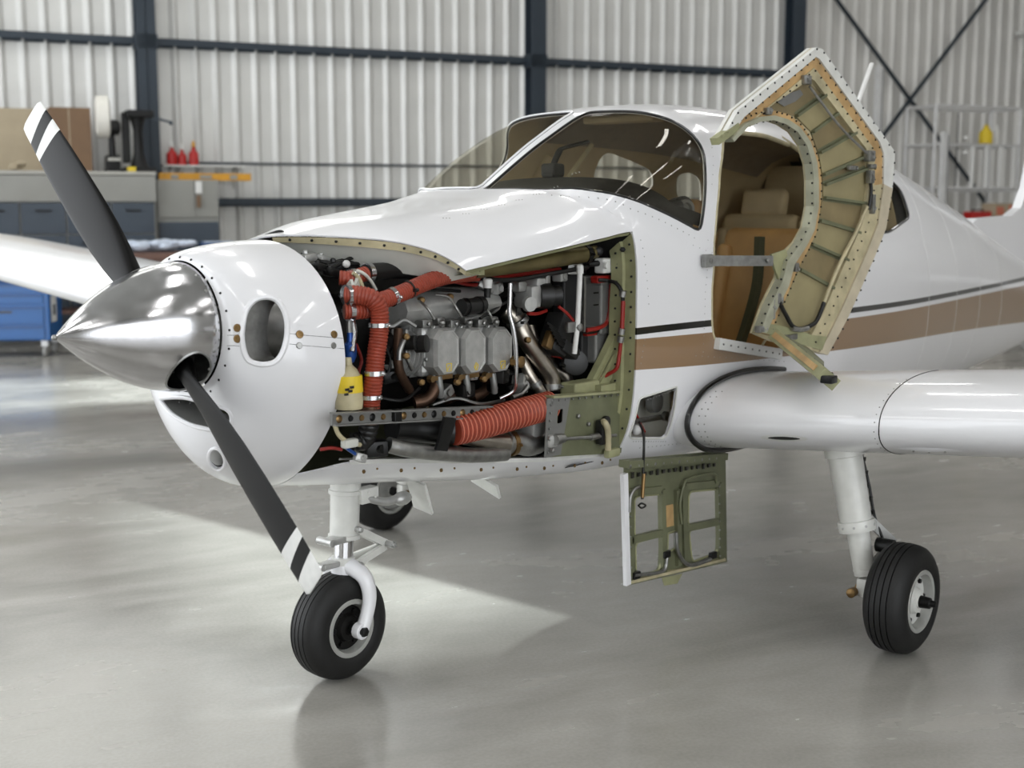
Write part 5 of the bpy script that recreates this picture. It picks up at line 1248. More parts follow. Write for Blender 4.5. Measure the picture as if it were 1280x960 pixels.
# rocker covers on the three left cylinders
CC = [V3((-0.1488, 0.4400, 1.2675)), V3((-0.2920, 0.4400, 1.2576)), V3((-0.4399, 0.4400, 1.2489))]
cw = .122; ch = .166
def octo(c, w, h, k, y):
    x0, z0 = w/2, h/2; return [V3((c.x+a, y, c.z+b)) for a, b in ((-x0+k, -z0), (x0-k, -z0), (x0, -z0+k), (x0, z0-k), (x0-k, z0), (-x0+k, z0), (-x0, z0-k), (-x0, -z0+k))]
def prism(m, layers, mi=0):
    n = len(layers[0]); V = [p for L in layers for p in L]; F = []
    for i in range(len(layers)-1):
        for k in range(n): F.append((i*n+k, i*n+(k+1) % n, (i+1)*n+(k+1) % n, (i+1)*n+k))
    F.append(tuple((len(layers)-1)*n+k for k in range(n))); return m.add(V, [f[::-1] for f in F], mi)
for i, c in enumerate(CC):
    cov = MB(); prism(cov, [octo(c, cw+.012, ch+.012, .044, .372), octo(c, cw+.012, ch+.012, .044, .384), octo(c, cw, ch, .032, .385), octo(c, cw, ch, .032, .424), octo(c, cw-.014, ch-.014, .030, .441), octo(c, cw-.024, ch-.024, .027, .441), octo(c, cw-.028, ch-.028, .026, .4385)])
    cov = cov.build('rocker_cover', M['cast'], eng)
    cov.data.polygons.foreach_set('use_smooth', [False]*len(cov.data.polygons))
    b = MB()
    for a, d in ((-1, .25), (1, .25), (-1, -.3), (1, -.3), (-.35, 1.02), (.35, 1.02), (-.35, -1.02), (.35, -1.02)):
        b.lathe((c.x+a*(cw/2-.0), .384, c.z+d*ch/2), (0, 1, 0), [(0, .008), (.012, .008), (.014, .005)], 8)
    tag(b.build('cover_screws', M['alu_dull'], eng), kind='stuff')
    # yellow stencil outline low on each cover
    z = c.z-.058; q = [(-.013, .016), (.013, .016), (.010, -.012), (-.010, -.012)] if i != 1 else [(-.010, .0), (0, .016), (.012, .006), (.002, -.014)]
    st = MB()
    for k in range(4):
        a, d = q[k], q[(k+1) % 4]; st.bar((c.x-a[0]-.004, .4385, z+a[1]), (c.x-d[0]-.004, .4385, z+d[1]), .003, .002, (0, 1, 0))
    st.bar((c.x+.004, .4385, z-.006), (c.x-.008, .4385, z+.008), .003, .002, (0, 1, 0)).build('stencil_mark', M['yellow'], eng, False)
    # cylinder head, finned barrel behind each cover
    hd = MB(); hd.box((c.x, .345, c.z), (.135, .06, .185), bev=.02)
    for k in range(7): hd.box((c.x, .315-.017*k, c.z), (.142, .006, .19-.004*k), bev=.0)
    hd.build('cylinder_head', M['cast'], eng, False)
    fb = MB(); prof = []
    for k in range(9): prof += [(.012*k, .062), (.012*k+.002, .074), (.012*k+.005, .074), (.012*k+.007, .062)]
    fb.lathe((c.x, .10, c.z-.01), (0, 1, 0), prof, 22).build('cylinder_barrel', M['grime_shade'], eng)
    MB().box((c.x+.045, .36, c.z+.10), (.05, .05, .03), bev=.006).box((c.x-.03, .35, c.z+.105), (.04, .06, .025), bev=.006).bolt((c.x+.045, .385, c.z+.10), (0, 1, 0), .009, .01).build('rocker_boss', M['alu_dull'], eng)
    MB().bar((c.x-.055, .40, c.z-.094), (c.x+.055, .40, c.z-.094), .016, .016).lathe((c.x+.052, .395, c.z-.094), (0, 1, 0), [(0, .014), (.02, .012)], 8).build('drain_rail', M['bronze'], eng)
    pipe('drain_tube', [(c.x+.01, .40, c.z-.09), (c.x+.008, .405, c.z-.13), (c.x+.0, .40, c.z-.165)], .013, M['grey_box'], eng)
    # exhaust stack curling under the cylinder
    pipe('exhaust_stack', [(c.x-.02, .33, c.z-.085), (c.x-.025, .35, c.z-.13), (c.x+.015, .355, c.z-.165), (c.x+.07, .35, c.z-.178)], .0215, M['brown'], eng, 14)
# finned end of the front cylinder facing forward
f0 = CC[0]
for k, (dx, r) in enumerate(((.085, .085), (.100, .082), (.115, .078), (.130, .070))):
    MB().lathe((f0.x+dx-.005, .30, f0.z-.005), (1, .15, 0), [(0, r*.8), (.002, r), (.006, r), (.008, r*.8)], 26).build('cooling_fin', M['cast'], eng)
MB().lathe((f0.x+.13, .27, f0.z+.01), (1, .1, 0), [(0, .06), (.03, .05), (.05, .03)], 18).build('pushrod_cover', M['grime_shade'], eng)
for k in range(3):
    pipe('pushrod_tube', [(f0.x+.10+.02*k, .36-.03*k, f0.z-.06), (f0.x+.13+.01*k, .36-.03*k, f0.z), (f0.x+.11, .34-.03*k, f0.z+.08)], .009, M['alu_dull'], eng)
pipe('intake_runner', [(0.0180, 0.3600, 1.3547), (0.0428, 0.3800, 1.2801), (0.0324, 0.3800, 1.2094), (-0.0332, 0.3600, 1.1355)], .017, M['brown'], eng)
pipe('intake_runner', [(0.0308, 0.4000, 1.3222), (0.0507, 0.4000, 1.2879), (0.0551, 0.4000, 1.2551)], .010, M['alu_dull'], eng)
pipe('intake_runner', [(-0.1467, 0.3800, 1.1651), (-0.1276, 0.3900, 1.1277), (-0.0967, 0.3800, 1.0957), (-0.0563, 0.3600, 1.0870)], .022, M['brown'], eng, 14)
MB().lathe((-0.0074, 0.4200, 1.3122), (-.4, .9, .1), [(-.07, .024), (0, .026), (.004, .020)], 16).lathe((-0.0348, 0.4200, 1.3042), (-.4, .9, .1), [(-.02, .03), (.02, .031), (.022, .022)], 16).build('oil_filter', M['blackr'], eng)
for q in ((0.0399, 0.4200, 1.2691), (-0.0329, 0.4200, 1.1695), (-0.1955, 0.4400, 1.1538), (-0.3371, 0.4400, 1.1503), (-0.6359, 0.4000, 1.2671), (-0.0978, 0.3600, 1.4507), (-0.2458, 0.3600, 1.4536), (0.0388, 0.4200, 1.3354)):
    MB().lathe(q, (.3, 1, 0), [(-.012, .012), (.006, .012), (.01, .007)], 8).build('brass_fitting', M['bronze'], eng)
# induction plenum and its pipes above the covers
V = []; F = []; n = 14
for i in range(9):
    t = i/8; x = f0.x+.13-.50*t; r = .085*(1-.35*abs(t-.45)**2*4*.5)
    for k in range(n): a = 2*PI*k/n; V.append(V3((x, .27+.10*math.cos(a), 1.415+r*.8*math.sin(a))))
for i in range(8):
    for k in range(n): F.append((i*n+k, (i+1)*n+k, (i+1)*n+(k+1) % n, i*n+(k+1) % n))
F += [tuple(range(n)), tuple(8*n+k for k in range(n))[::-1]]
obj('induction_plenum', V, F, M['cast'], eng)
for k, c in enumerate(CC):
    MB().lathe((c.x+.01, .235, c.z+.115), (0, .85, -.15), [(0, .075), (.05, .074), (.085, .062), (.10, .04), (.106, .02)], 22).build('cylinder_dome', M['cast'], eng)
    for j in range(3): MB().lathe((c.x+.01, .245+.022*j, c.z+.113-.004*j), (0, .85, -.15), [(0, .074), (.001, .080), (.005, .080), (.006, .074)], 22, caps=False).build('dome_fin', M['alu_dull'], eng)
for (u0, v0, u1, v1) in ((0, 0, 0, 0),): pass
pipe('injector_line', [(-0.0656, 0.3800, 1.4508), (-0.0682, 0.4200, 1.4248), (-0.0895, 0.4300, 1.3875)], .005, M['alu_dull'], eng)
pipe('injector_line', [(-0.1711, 0.3600, 1.4664), (-0.1992, 0.4000, 1.4553), (-0.2044, 0.4300, 1.4166), (-0.2292, 0.4300, 1.3863)], .005, M['alu_dull'], eng)
pipe('injector_line', [(-0.3786, 0.4000, 1.4215), (-0.3801, 0.4300, 1.3877), (-0.3934, 0.4300, 1.3691)], .005, M['alu_dull'], eng)
for i, c in enumerate(CC): MB().lathe(V3((c.x-.01, .40, c.z+.093)), (.3, .5, 1), [(0, .012), (.014, .012), (.02, .006)], 8).build('injector', M['alu_dull'], eng)
MB().tube(catmull([(-0.2403, 0.4200, 1.4195), (-0.2956, 0.4200, 1.4189), (-0.3520, 0.4200, 1.4242)], 5), .030, 14).tube([(-0.2572, 0.4200, 1.4184), (-0.2657, 0.4200, 1.4179)], .034, 14).tube([(-0.3258, 0.4200, 1.4199), (-0.3345, 0.4200, 1.4209)], .034, 14).build('induction_hose', M['blackr'], eng)
MB().lathe((-0.3784, 0.4200, 1.4460), (-.05, 0, 1), [(0, .012), (.03, .014), (.035, .016), (.065, .018), (.07, .012)], 12, mats=[0, 0, 1, 1, 1]).build('breather_cap', [M['blackr'], M['whitepl']], eng)
# stainless exhaust down pipes
pipe('exhaust_pipe', [(-0.6199, 0.3000, 1.3767), (-0.6469, 0.3300, 1.3455), (-0.6596, 0.3600, 1.2780), (-0.7335, 0.3800, 1.1788), (-0.7865, 0.3900, 1.1108), (-0.7969, 0.3900, 1.0585)], .036, M['steel'], eng, 18)
pipe('exhaust_pipe', [(-0.8512, 0.2200, 1.2856), (-0.8439, 0.2600, 1.2075), (-0.8823, 0.3000, 1.1419), (-0.9388, 0.3300, 1.0961), (-0.9583, 0.3400, 1.0422)], .034, M['steel'], eng, 18)
pipe('exhaust_pipe', [(-0.6808, 0.3300, 1.1860), (-0.6939, 0.3600, 1.1241), (-0.7191, 0.3800, 1.0726), (-0.7469, 0.3900, 1.0290)], .022, M['steel'], eng, 14)
for q, d, r in (((-0.7969, 0.3900, 1.0713), (0, 0, 1), .038), ((-0.9582, 0.3400, 1.0521), (0, 0, 1), .036), ((-0.6405, 0.3150, 1.3668), (-1, .2, -.3), .040), ((-0.6436, 0.3450, 1.3342), (-.6, .3, -1), .040), ((-0.7104, 0.3750, 1.0858), (-.4, .2, -1), .024)): clamp('pipe_clamp', q, d, r, M['alu_dull'], eng, .02)
for k in range(3): MB().lathe(V3((-0.6273, 0.3100, 1.3643)).lerp(V3((-0.6569, 0.3500, 1.3149)), k/3), (-1, .2, -.7), [(0, .036), (.006, .041), (.012, .036)], 18).build('bellows_ring', M['steel'], eng)
# thin steel lines and white rods
pipe('steel_line', [(-0.4506, 0.4700, 1.4973), (-0.4484, 0.4700, 1.4356), (-0.4461, 0.4700, 1.3856), (-0.4571, 0.4800, 1.3262), (-0.4708, 0.4800, 1.2417), (-0.4826, 0.4700, 1.1497), (-0.4923, 0.4500, 1.0923), (-0.4489, 0.4200, 1.0640)], .0085, M['alu'], eng)
pipe('steel_line', [(-0.6364, 0.4000, 1.0868), (-0.5981, 0.4000, 1.0630), (-0.5414, 0.4000, 1.0541)], .010, M['alu_dull'], eng)
MB().lathe((-0.5036, 0.4600, 1.2010), (0, 1, 0), [(-.02, .022), (.02, .022), (.024, .012)], 12).box((-0.4918, 0.4700, 1.2030), (.06, .02, .02)).build('line_union', M['bronze'], eng)
MB().tube([(-0.8302, 0.5000, 1.5234), (-0.8174, 0.5000, 1.3219), (-0.8113, 0.4900, 1.2056)], .0105, 12).lathe((-0.8303, 0.5000, 1.5172), (0, 0, 1), [(0, .014), (.03, .014), (.035, .008)], 8).build('support_rod', M['whitepl'], eng)
MB().lathe((-0.8226, 0.5000, 1.3090), (0, 1, 0), [(-.01, .016), (.012, .016), (.016, .008)], 10).box((-0.7848, 0.4900, 1.3112), (.05, .02, .04), bev=.004).build('rod_clip', M['alu_dull'], eng)
# boxes on the firewall
MB().box((-0.9705, 0.3400, 1.4016), (.15, .06, .36), bev=.008).build('dark_module', M['dark_box'], eng, False)
bx = MB().box((-1.0581, 0.4000, 1.3799), (.11, .15, .235), bev=.008).box((-1.0567, 0.4000, 1.4713), (.115, .155, .02), bev=.004); bx.build('grey_module', M['grey_box'], eng, False)
MB().box((-0.8901, 0.4750, 1.3941), (.012, .01, .22)).build('module_seam', M['alu_dull'], eng, False)
b = MB()
for q in ((-0.9641, 0.4780, 1.4344), (-0.9649, 0.4780, 1.3865)): b.box(q, (.03, .004, .006))
b.build('module_slots', M['blackl'], eng, False)
MB().box((-1.0598, 0.3800, 1.2208), (.14, .16, .15), bev=.008).build('grey_module', M['grey_box'], eng, False)
MB().box((-0.9892, 0.3600, 1.2122), (.08, .12, .16), bev=.008).build('dark_module', M['dark_box'], eng, False)
MB().box((-0.9666, 0.4500, 1.2692), (.07, .02, .015)).build('red_terminal', M['red'], eng, False)
MB().box((-1.0194, 0.4600, 1.4852), (.09, .04, .03), bev=.006).build('red_terminal', M['red'], eng, False)
MB().box((-1.0265, 0.4700, 1.5397), (.07, .05, .06), bev=.008).lathe((-0.9966, 0.5000, 1.5418), (0, 1, 0), [(0, .014), (.01, .012)], 10).build('white_relay', M['whitepl'], eng, False)
MB().cyl((-0.9468, 0.4500, 1.5484), (-1.0102, 0.4700, 1.5499), .012).build('relay_stud', M['blackr'], eng)
# governor with yellow cap, magneto, cooler
MB().box((-0.6498, 0.4000, 1.4356), (.10, .10, .09), bev=.02).box((-0.6737, 0.4000, 1.4804), (.06, .08, .05), bev=.01).lathe((-0.5876, 0.4400, 1.4108), (.3, 1, 0), [(0, .03), (.02, .028)], 12).build('fuel_servo', M['cast'], eng)
MB().lathe((-0.6689, 0.4200, 1.4355), (-.9, .45, 0), [(0, .048), (.05, .05), (.055, .04), (.09, .04), (.095, .03)], 20).build('servo_drum', M['blackr'], eng)
MB().lathe((-0.7148, 0.4500, 1.4344), (-.6, .8, 0), [(0, .024), (.012, .024), (.014, .018), (.02, .014)], 16, mats=[0, 0, 0, 1]).build('servo_cap', [M['cream'], M['yellow']], eng)
MB().box((-0.7074, 0.4200, 1.4950), (.03, .05, .05), bev=.008).box((-0.5786, 0.4000, 1.4760), (.05, .05, .04), bev=.008).build('servo_lug', M['alu_dull'], eng)
rt = Matrix.Rotation(math.radians(-28), 3, 'Y')
mg = MB().box((-0.8132, 0.4000, 1.2747), (.10, .09, .16), rt, bev=.015); mg.box((-0.8367, 0.4100, 1.2162), (.11, .10, .05), rt, bev=.01); mg.build('magneto', M['dark_box'], eng)
fb = MB()
for k in range(7): fb.box(V3((-0.7143, 0.4550, 1.3173)).lerp(V3((-0.7848, 0.4550, 1.2304)), k/6), (.075, .006, .007), rt)
tag(fb.build('magneto_fins', M['black_m'], eng, False), kind='stuff')
MB().box((-0.7260, 0.4300, 1.2618), (.04, .03, .07), rt, bev=.006).build('magneto_vent', M['bronze'], eng)
MB().lathe((-0.9603, 0.3500, 1.1549), (.6, .8, 0), [(0, .05), (.1, .05), (.105, .03)], 18).build('vacuum_filter', M['blackr'], eng)
# cables
def wire(L, r=.0055, m='red', nm='red_cable'): return pipe(nm, L, r, M[m], eng, 7)
wire([(-1.0655, 0.4700, 1.4737), (-1.0584, 0.4800, 1.4164), (-1.0541, 0.4800, 1.3520), (-1.0332, 0.4800, 1.3081), (-0.9662, 0.4900, 1.2944), (-0.9005, 0.4800, 1.2891)], .009)
wire([(-0.7470, 0.4600, 1.3928), (-0.7846, 0.4700, 1.3661), (-0.8125, 0.4800, 1.3367), (-0.8304, 0.4900, 1.3140)], .006)
wire([(-0.9766, 0.4800, 1.4848), (-1.0138, 0.5000, 1.4806), (-1.0100, 0.5422, 1.4730), (-1.0100, 0.5700, 1.4425), (-1.0100, 0.5783, 1.4049)], .008, 'blackr', 'black_cable')
wire([(-1.0120, 0.5769, 1.4047), (-1.0120, 0.5741, 1.3283), (-1.0120, 0.5711, 1.2706)], .009)
wire([(-1.0120, 0.5677, 1.2383), (-1.0120, 0.5606, 1.1832), (-1.0080, 0.5524, 1.1345), (-1.0000, 0.5151, 1.1062), (-0.9900, 0.4907, 1.0921)], .008)
for q in ((-1.0100, 0.5759, 1.4333), (-1.0100, 0.5723, 1.2836), (-1.0100, 0.5689, 1.2514)): MB().lathe(q, (0, .2, 1), [(-.012, .014), (.012, .014)], 10).build('cable_clip', M['alu_dull'], eng)
wire([(-0.8591, 0.4600, 1.3005), (-0.9374, 0.4600, 1.2786), (-1.0173, 0.4600, 1.2821)], .010, 'blackr', 'black_cable')
wire([(-0.3616, 0.4000, 1.5163), (-0.5180, 0.4200, 1.5039), (-0.7315, 0.4400, 1.5193), (-0.9470, 0.4500, 1.5357)], .009, 'blackr', 'black_cable')
wire([(-0.4061, 0.3600, 1.5363), (-0.4957, 0.3600, 1.5145), (-0.6352, 0.3600, 1.5205), (-0.8565, 0.3800, 1.5243)], .012, 'red', 'red_cable')
wire([(-0.6117, 0.4200, 1.3717), (-0.6692, 0.4200, 1.3678), (-0.7228, 0.4200, 1.3767)], .007); wire([(-0.8084, 0.3800, 1.1909), (-0.8595, 0.3800, 1.1798), (-0.9219, 0.3800, 1.1545)], .007)
wire([(-0.8345, 0.4000, 1.1548), (-0.8965, 0.4000, 1.1391), (-0.9226, 0.4200, 1.1771), (-0.8835, 0.4500, 1.2023)], .008, 'blackr', 'black_cable')
wire([(-1.0400, 0.5200, 1.4994), (-1.0558, 0.5400, 1.5026), (-1.0800, 0.5500, 1.5083)], .006, 'black_m', 'black_cable')
# olive heater tube under the cowl edge
MB().tube(catmull([(-0.3270, 0.4000, 1.5498), (-0.5064, 0.4300, 1.5613), (-0.7187, 0.4500, 1.5753), (-0.9279, 0.4600, 1.5904)], 6), .034, 16).build('heater_tube', M['olive_tube'], eng)
clamp('heater_clamp', (-0.9175, 0.4600, 1.5892), (-1, .15, .1), .035, M['black_m'], eng, .02)
MB().lathe((-0.9488, 0.4600, 1.5929), (-1, .1, .1), [(0, .026), (.03, .026), (.035, .018)], 14).build('heater_end', M['olive_tube'], eng)
# orange duct hoses
HM = [M['orange'], M['orange_l']]
hose('duct_hose', [(0.2596, 0.3600, 1.4903), (0.2320, 0.4000, 1.4880), (0.2027, 0.4300, 1.4745), (0.1839, 0.4400, 1.4367), (0.1853, 0.4400, 1.3646), (0.2015, 0.4400, 1.2856), (0.2141, 0.4400, 1.2062), (0.2171, 0.4300, 1.1381), (0.2219, 0.4300, 1.0845)], .032, HM[:1], eng)
hose('duct_hose', [(0.1527, 0.4000, 1.4620), (0.0930, 0.4000, 1.4721), (0.0087, 0.4000, 1.4920), (-0.0900, 0.4000, 1.5176), (-0.1917, 0.4000, 1.5326), (-0.3293, 0.3900, 1.5348), (-0.4126, 0.3700, 1.5305)], .030, HM[:1], eng)
hose('duct_hose', [(0.2680, 0.3600, 1.4350), (0.2328, 0.3800, 1.4338), (0.1785, 0.3800, 1.4330), (0.1324, 0.3700, 1.4294)], .028, HM[:1], eng)
hose('duct_hose', [(0.2150, 0.2800, 1.5407), (0.1898, 0.3000, 1.5377), (0.1459, 0.3000, 1.5438), (0.1124, 0.3000, 1.5505)], .026, HM[:1], eng)
hose('duct_hose', [(-0.1475, 0.4600, 0.9883), (-0.2380, 0.4700, 0.9917), (-0.3577, 0.4800, 1.0005), (-0.4916, 0.4900, 1.0115), (-0.6534, 0.4900, 1.0190)], .056, HM, eng, .02, 20)
for q, d, r, w in (((0.1848, 0.4400, 1.3887), (0, 0, 1), .033, .014), ((0.2100, 0.4400, 1.2300), (0, 0, 1), .033, .016), ((0.2169, 0.4300, 1.1489), (0, 0, 1), .034, .014), ((0.0854, 0.4000, 1.4744), (-1, 0, .3), .031, .016), ((0.2616, 0.3700, 1.4882), (1, -.2, 0), .033, .014), ((0.2522, 0.3700, 1.4345), (1, -.2, 0), .030, .018), ((0.1822, 0.3800, 1.4332), (1, 0, 0), .029, .008), ((-0.3739, 0.3850, 1.5356), (1, 0, 0), .031, .014), ((0.1752, 0.3000, 1.5397), (1, 0, 0), .028, .02)): clamp('hose_clamp', q, d, r, M['alu'], eng, w)
clamp('hose_tie', (0.0048, 0.4000, 1.4946), (-1, 0, .3), .030, M['blackr'], eng, .006)
# black induction tube and clutter at the top front
MB().tube(catmull([(0.0938, 0.2800, 1.5517), (-0.0324, 0.2800, 1.5548), (-0.1417, 0.2900, 1.5506), (-0.2676, 0.2800, 1.5451), (-0.3397, 0.2600, 1.5355)], 5), .030, 16).build('induction_tube', M['blackr'], eng)
clamp('tube_clamp', (-0.1458, 0.2900, 1.5504), (1, 0, 0), .031, M['alu_dull'], eng, .008); clamp('tube_clamp', (0.0825, 0.2800, 1.5512), (1, 0, 0), .031, M['alu'], eng, .02)
MB().bar((0.2136, 0.3300, 1.5292), (0.2205, 0.3600, 1.4828), .01, .03).bar((0.1737, 0.3300, 1.5327), (0.2555, 0.3700, 1.4454), .01, .03).build('white_bracket', M['dirty'], eng, False)
pipe('silver_strut', [(0.2330, 0.3600, 1.4086), (0.2416, 0.3800, 1.3650), (0.2721, 0.4000, 1.3023)], .010, M['alu'], eng)
pipe('silver_strut', [(0.2475, 0.3600, 1.4043), (0.2636, 0.3800, 1.3401)], .009, M['alu_dull'], eng)
for (u, v, h) in ((430, 322, .05), (455, 330, .045), (410, 312, .03)): pass
for q, s, mm in (((0.0873, 0.1600, 1.6114), 1.1, 'black_m'), ((0.0223, 0.2000, 1.5907), 1.0, 'dark_box'), ((0.1285, 0.0000, 1.6423), .8, 'black_m'), ((0.1416, 0.1000, 1.6143), .8, 'black_m')):
    q = V3(q); MB().lathe(q-V3((0, 0, .05)), (0, 0, 1), [(0, .026*s), (.03, .026*s), (.035, .016*s), (.075*s, .016*s), (.08*s, .022*s), (.095*s, .022*s), (.1*s, .012*s)], 12).build('ignition_plug', M[mm], eng)
hr = random.Random(3)
for k, (q, s) in enumerate((((0.1582, 0.0000, 1.6290), .05), ((0.1278, 0.0500, 1.6153), .06), ((0.1413, 0.1200, 1.5897), .07), ((0.1396, 0.1800, 1.5722), .07), ((0.0651, 0.1800, 1.5721), .07), ((0.1526, -0.0500, 1.6418), .04), ((0.1731, -0.1000, 1.6555), .04), ((0.1937, 0.2200, 1.5538), .06), ((-0.0002, 0.2000, 1.5674), .05), ((0.2135, 0.1200, 1.6033), .06), ((0.2296, 0.2000, 1.5709), .06))):
    s *= .62
    MB().box(q, (s*1.6, s, s*.8), Matrix.Rotation(hr.uniform(-.5, .5), 3, 'Z') @ Matrix.Rotation(hr.uniform(-.3, .3), 3, 'Y'), bev=.008).bolt(V3(q)+V3((s*.3, 0, s*.4)), (0, 0, 1), .01, .01).build('front_fitting', M[['black_m', 'grime_shade', 'cast', 'black_m', 'grime_shade', 'black_m', 'grime_shade'][k % 7]], eng)
for k, L in enumerate(([(0.1713, -0.0800, 1.6530), (0.1459, 0.0200, 1.6263), (0.1053, 0.1000, 1.5907), (0.0837, 0.2000, 1.5567)], [(0.1668, -0.0200, 1.6372), (0.1777, 0.1200, 1.5938), (0.1203, 0.2000, 1.5804), (-0.0315, 0.2000, 1.5804)], [(0.1348, 0.0500, 1.6268), (0.1038, 0.1200, 1.6108), (0.0646, 0.1800, 1.5916), (-0.0514, 0.2000, 1.5967)], [(0.2295, 0.2200, 1.5580), (0.1388, 0.2000, 1.5811), (0.0638, 0.2000, 1.6006), (0.0073, 0.2200, 1.5543)], [(0.0602, 0.0500, 1.6331), (0.0031, 0.0500, 1.6373), (-0.0457, 0.0600, 1.6304)], [(0.1431, 0.0000, 1.6455), (0.1059, 0.0000, 1.6588), (0.0863, 0.0200, 1.6417)])):
    pipe('ignition_lead', L, .007, M[['blackr', 'blackr', 'grey_box', 'blackr', 'black_m', 'black_m'][k]], eng, 7)
MB().sphere((0.1273, 0.2200, 1.5813), .014).build('white_knob', M['whitepl'], eng)
qa, qb = V3((0.1641, -0.0800, 1.6500)), V3((-0.0235, 0.2000, 1.5693))
for k in range(46):
    t = hr.random(); q = qa.lerp(qb, t)+V3((hr.uniform(-.05, .05), hr.uniform(-.05, .05), hr.uniform(-.05, .035))); s = hr.uniform(.008, .02); d = (hr.uniform(-1, 1), hr.uniform(-1, 1), hr.uniform(0, 1))
    if k % 3: MB().lathe(q, d, [(0, s*.7), (s*1.2, s*.7), (s*1.3, s*.45), (s*2.2, s*.4)], 8).build('small_fitting', M[('black_m', 'cast', 'grime_shade', 'alu_dull', 'blackr', 'black_m')[k % 6]], eng)
    else: pipe('small_lead', [q, q+V3((hr.uniform(-.06, .06), hr.uniform(-.06, .06), .03)), q+V3((hr.uniform(-.12, .12), hr.uniform(-.08, .08), hr.uniform(-.03, .03)))], .0045, M[('blackr', 'grey_box', 'blackr')[k % 3]], eng, 6)
pipe('white_strap', [(0.1985, 0.3300, 1.5580), (0.1781, 0.3350, 1.5412), (0.1606, 0.3350, 1.5107), (0.1455, 0.3300, 1.4825)], .007, M['cream'], eng)
pipe('white_strap', [(0.1711, 0.3200, 1.5646), (0.1440, 0.3300, 1.5503), (0.1150, 0.3300, 1.5245), (0.0837, 0.3200, 1.4951)], .006, M['dirty'], eng)
# silver baffle behind the top of the engine, engine mount
P = [(0.0151, 0.2000, 1.5708), (-0.1145, 0.1300, 1.6215), (-0.3275, 0.1900, 1.5990), (-0.3293, 0.2700, 1.5540), (-0.1109, 0.2400, 1.5501)]
V = [V3(p) for p in P]+[V3(p)+V3((0, -.01, 0)) for p in P]
obj('top_baffle', V, [(0, 1, 2, 3, 4), (9, 8, 7, 6, 5)], M['alu'], eng, False)
MB().tube(catmull([(-0.0220, 0.0200, 1.5693), (-0.1613, 0.0200, 1.5937), (-0.3079, 0.0400, 1.5955), (-0.4406, 0.0800, 1.5801)], 5), .02, 10).build('baffle_seal', M['dirty'], eng)
# lower bay: rail, tank, tubes
a = V3((0.4212, 0.4600, 1.1030)); b = V3((-0.3237, 0.4750, 1.0370))
rl = MB(); rl.bar(a, b, .012, .042, (0, 0, 1)); rl.bar(a+V3((0, .008, .019)), b+V3((0, .008, .019)), .03, .005); rl.bar(a+V3((0, .008, -.019)), b+V3((0, .008, -.019)), .03, .005)
rl = rl.build('support_rail', M['grey_box'], eng, False)
bb = MB()
for k in range(15): bb.lathe(a.lerp(b, (k+.6)/15.6)+V3((0, .006, 0)), (0, 1, 0), [(0, .011 if k % 3 else .014), (.004, .009), (.0045, .004)], 10, m=0 if k % 2 else 1)
tag(bb.build('rail_fasteners', [M['black_m'], M['bronze']], eng), kind='stuff')
MB().box(a.lerp(b, .37)+V3((0, .012, 0)), (.035, .02, .05), bev=.004).build('rail_clip', M['black_m'], eng, False)
MB().lathe((0.2903, 0.4000, 1.1357), (0, 0, 1), [(-.02, .046), (.0, .048), (.08, .044), (.11, .03), (.125, .014), (.15, .011)], 20).build('washer_bottle', M['cream'], eng)
MB().lathe((0.2899, 0.4000, 1.1517), (0, 0, 1), [(0.02, .0485), (.075, .0457)], 20).build('yellow_label', M['yellow'], eng)
bb = MB()
for q in (((0.3368, 0.4450, 1.1882)), ((0.3230, 0.4450, 1.1813)), ((0.3416, 0.4460, 1.1730)), ((0.3157, 0.4450, 1.1937))): bb.box(q, (.014, .006, .008))
bb.build('label_print', M['blackl'], eng, False)
MB().lathe((0.2619, 0.3800, 1.2650), (0, 0, 1), [(0, .012), (.02, .022), (.06, .022), (.07, .012), (.10, .010)], 12).build('blue_fitting', M['blue_f'], eng)
hose('black_elbow', [(0.2127, 0.4200, 1.0767), (0.2153, 0.4100, 1.0322), (0.2250, 0.4000, 0.9996), (0.2612, 0.3800, 0.9941)], .034, [M['blackr']], eng, .02)
MB().lathe((0.2210, 0.4250, 1.0784), (0, 0, 1), [(-.02, .036), (.04, .036)], 18).build('elbow_cuff', M['brown'], eng)
pipe('white_line', [(0.3905, 0.4400, 1.0809), (0.3708, 0.4400, 1.0413), (0.3206, 0.4300, 1.0089), (0.2618, 0.4200, 0.9910)], .008, M['cream'], eng)
MB().box((0.3261, 0.4400, 1.0083), (.06, .03, .03), bev=.008).build('line_fitting', M['dirty'], eng)
wire([(0.3849, 0.3600, 0.9854), (0.3501, 0.3800, 0.9881), (0.3224, 0.4000, 0.9812)], .006); wire([(0.3220, 0.4000, 0.9973), (0.3031, 0.4100, 0.9796), (0.2699, 0.4200, 0.9541)], .006, 'blue_f', 'blue_cable')
MB().tube(catmull([(0.1330, 0.4200, 0.9722), (0.0573, 0.4400, 0.9467), (-0.0711, 0.4500, 0.9174), (-0.2592, 0.4500, 0.8801), (-0.4461, 0.4500, 0.8576)], 6), .028, 14).build('cabin_heat_tube', M['alu_dull'], eng)
MB().tube(catmull([(0.0551, 0.3600, 1.0157), (-0.0429, 0.3800, 0.9990), (-0.1153, 0.4200, 0.9880), (-0.1582, 0.4500, 0.9857)], 5), [.05]*16, 16).build('air_box', M['blackr'], eng)
MB().bar((-0.0681, 0.5200, 1.0514), (-0.0435, 0.5000, 0.9365), .055, .014, (0, 1, 0)).build('black_strap', M['blackr'], eng, False)
MB().lathe((-0.1898, 0.4200, 0.9543), V3((-0.4761, 0.4400, 0.8917))-V3((-0.1898, 0.4200, 0.9543)), [(0, .02), (.05, .024), (.30, .042), (.32, .042)], 20).build('muffler_cone', M['steel'], eng)
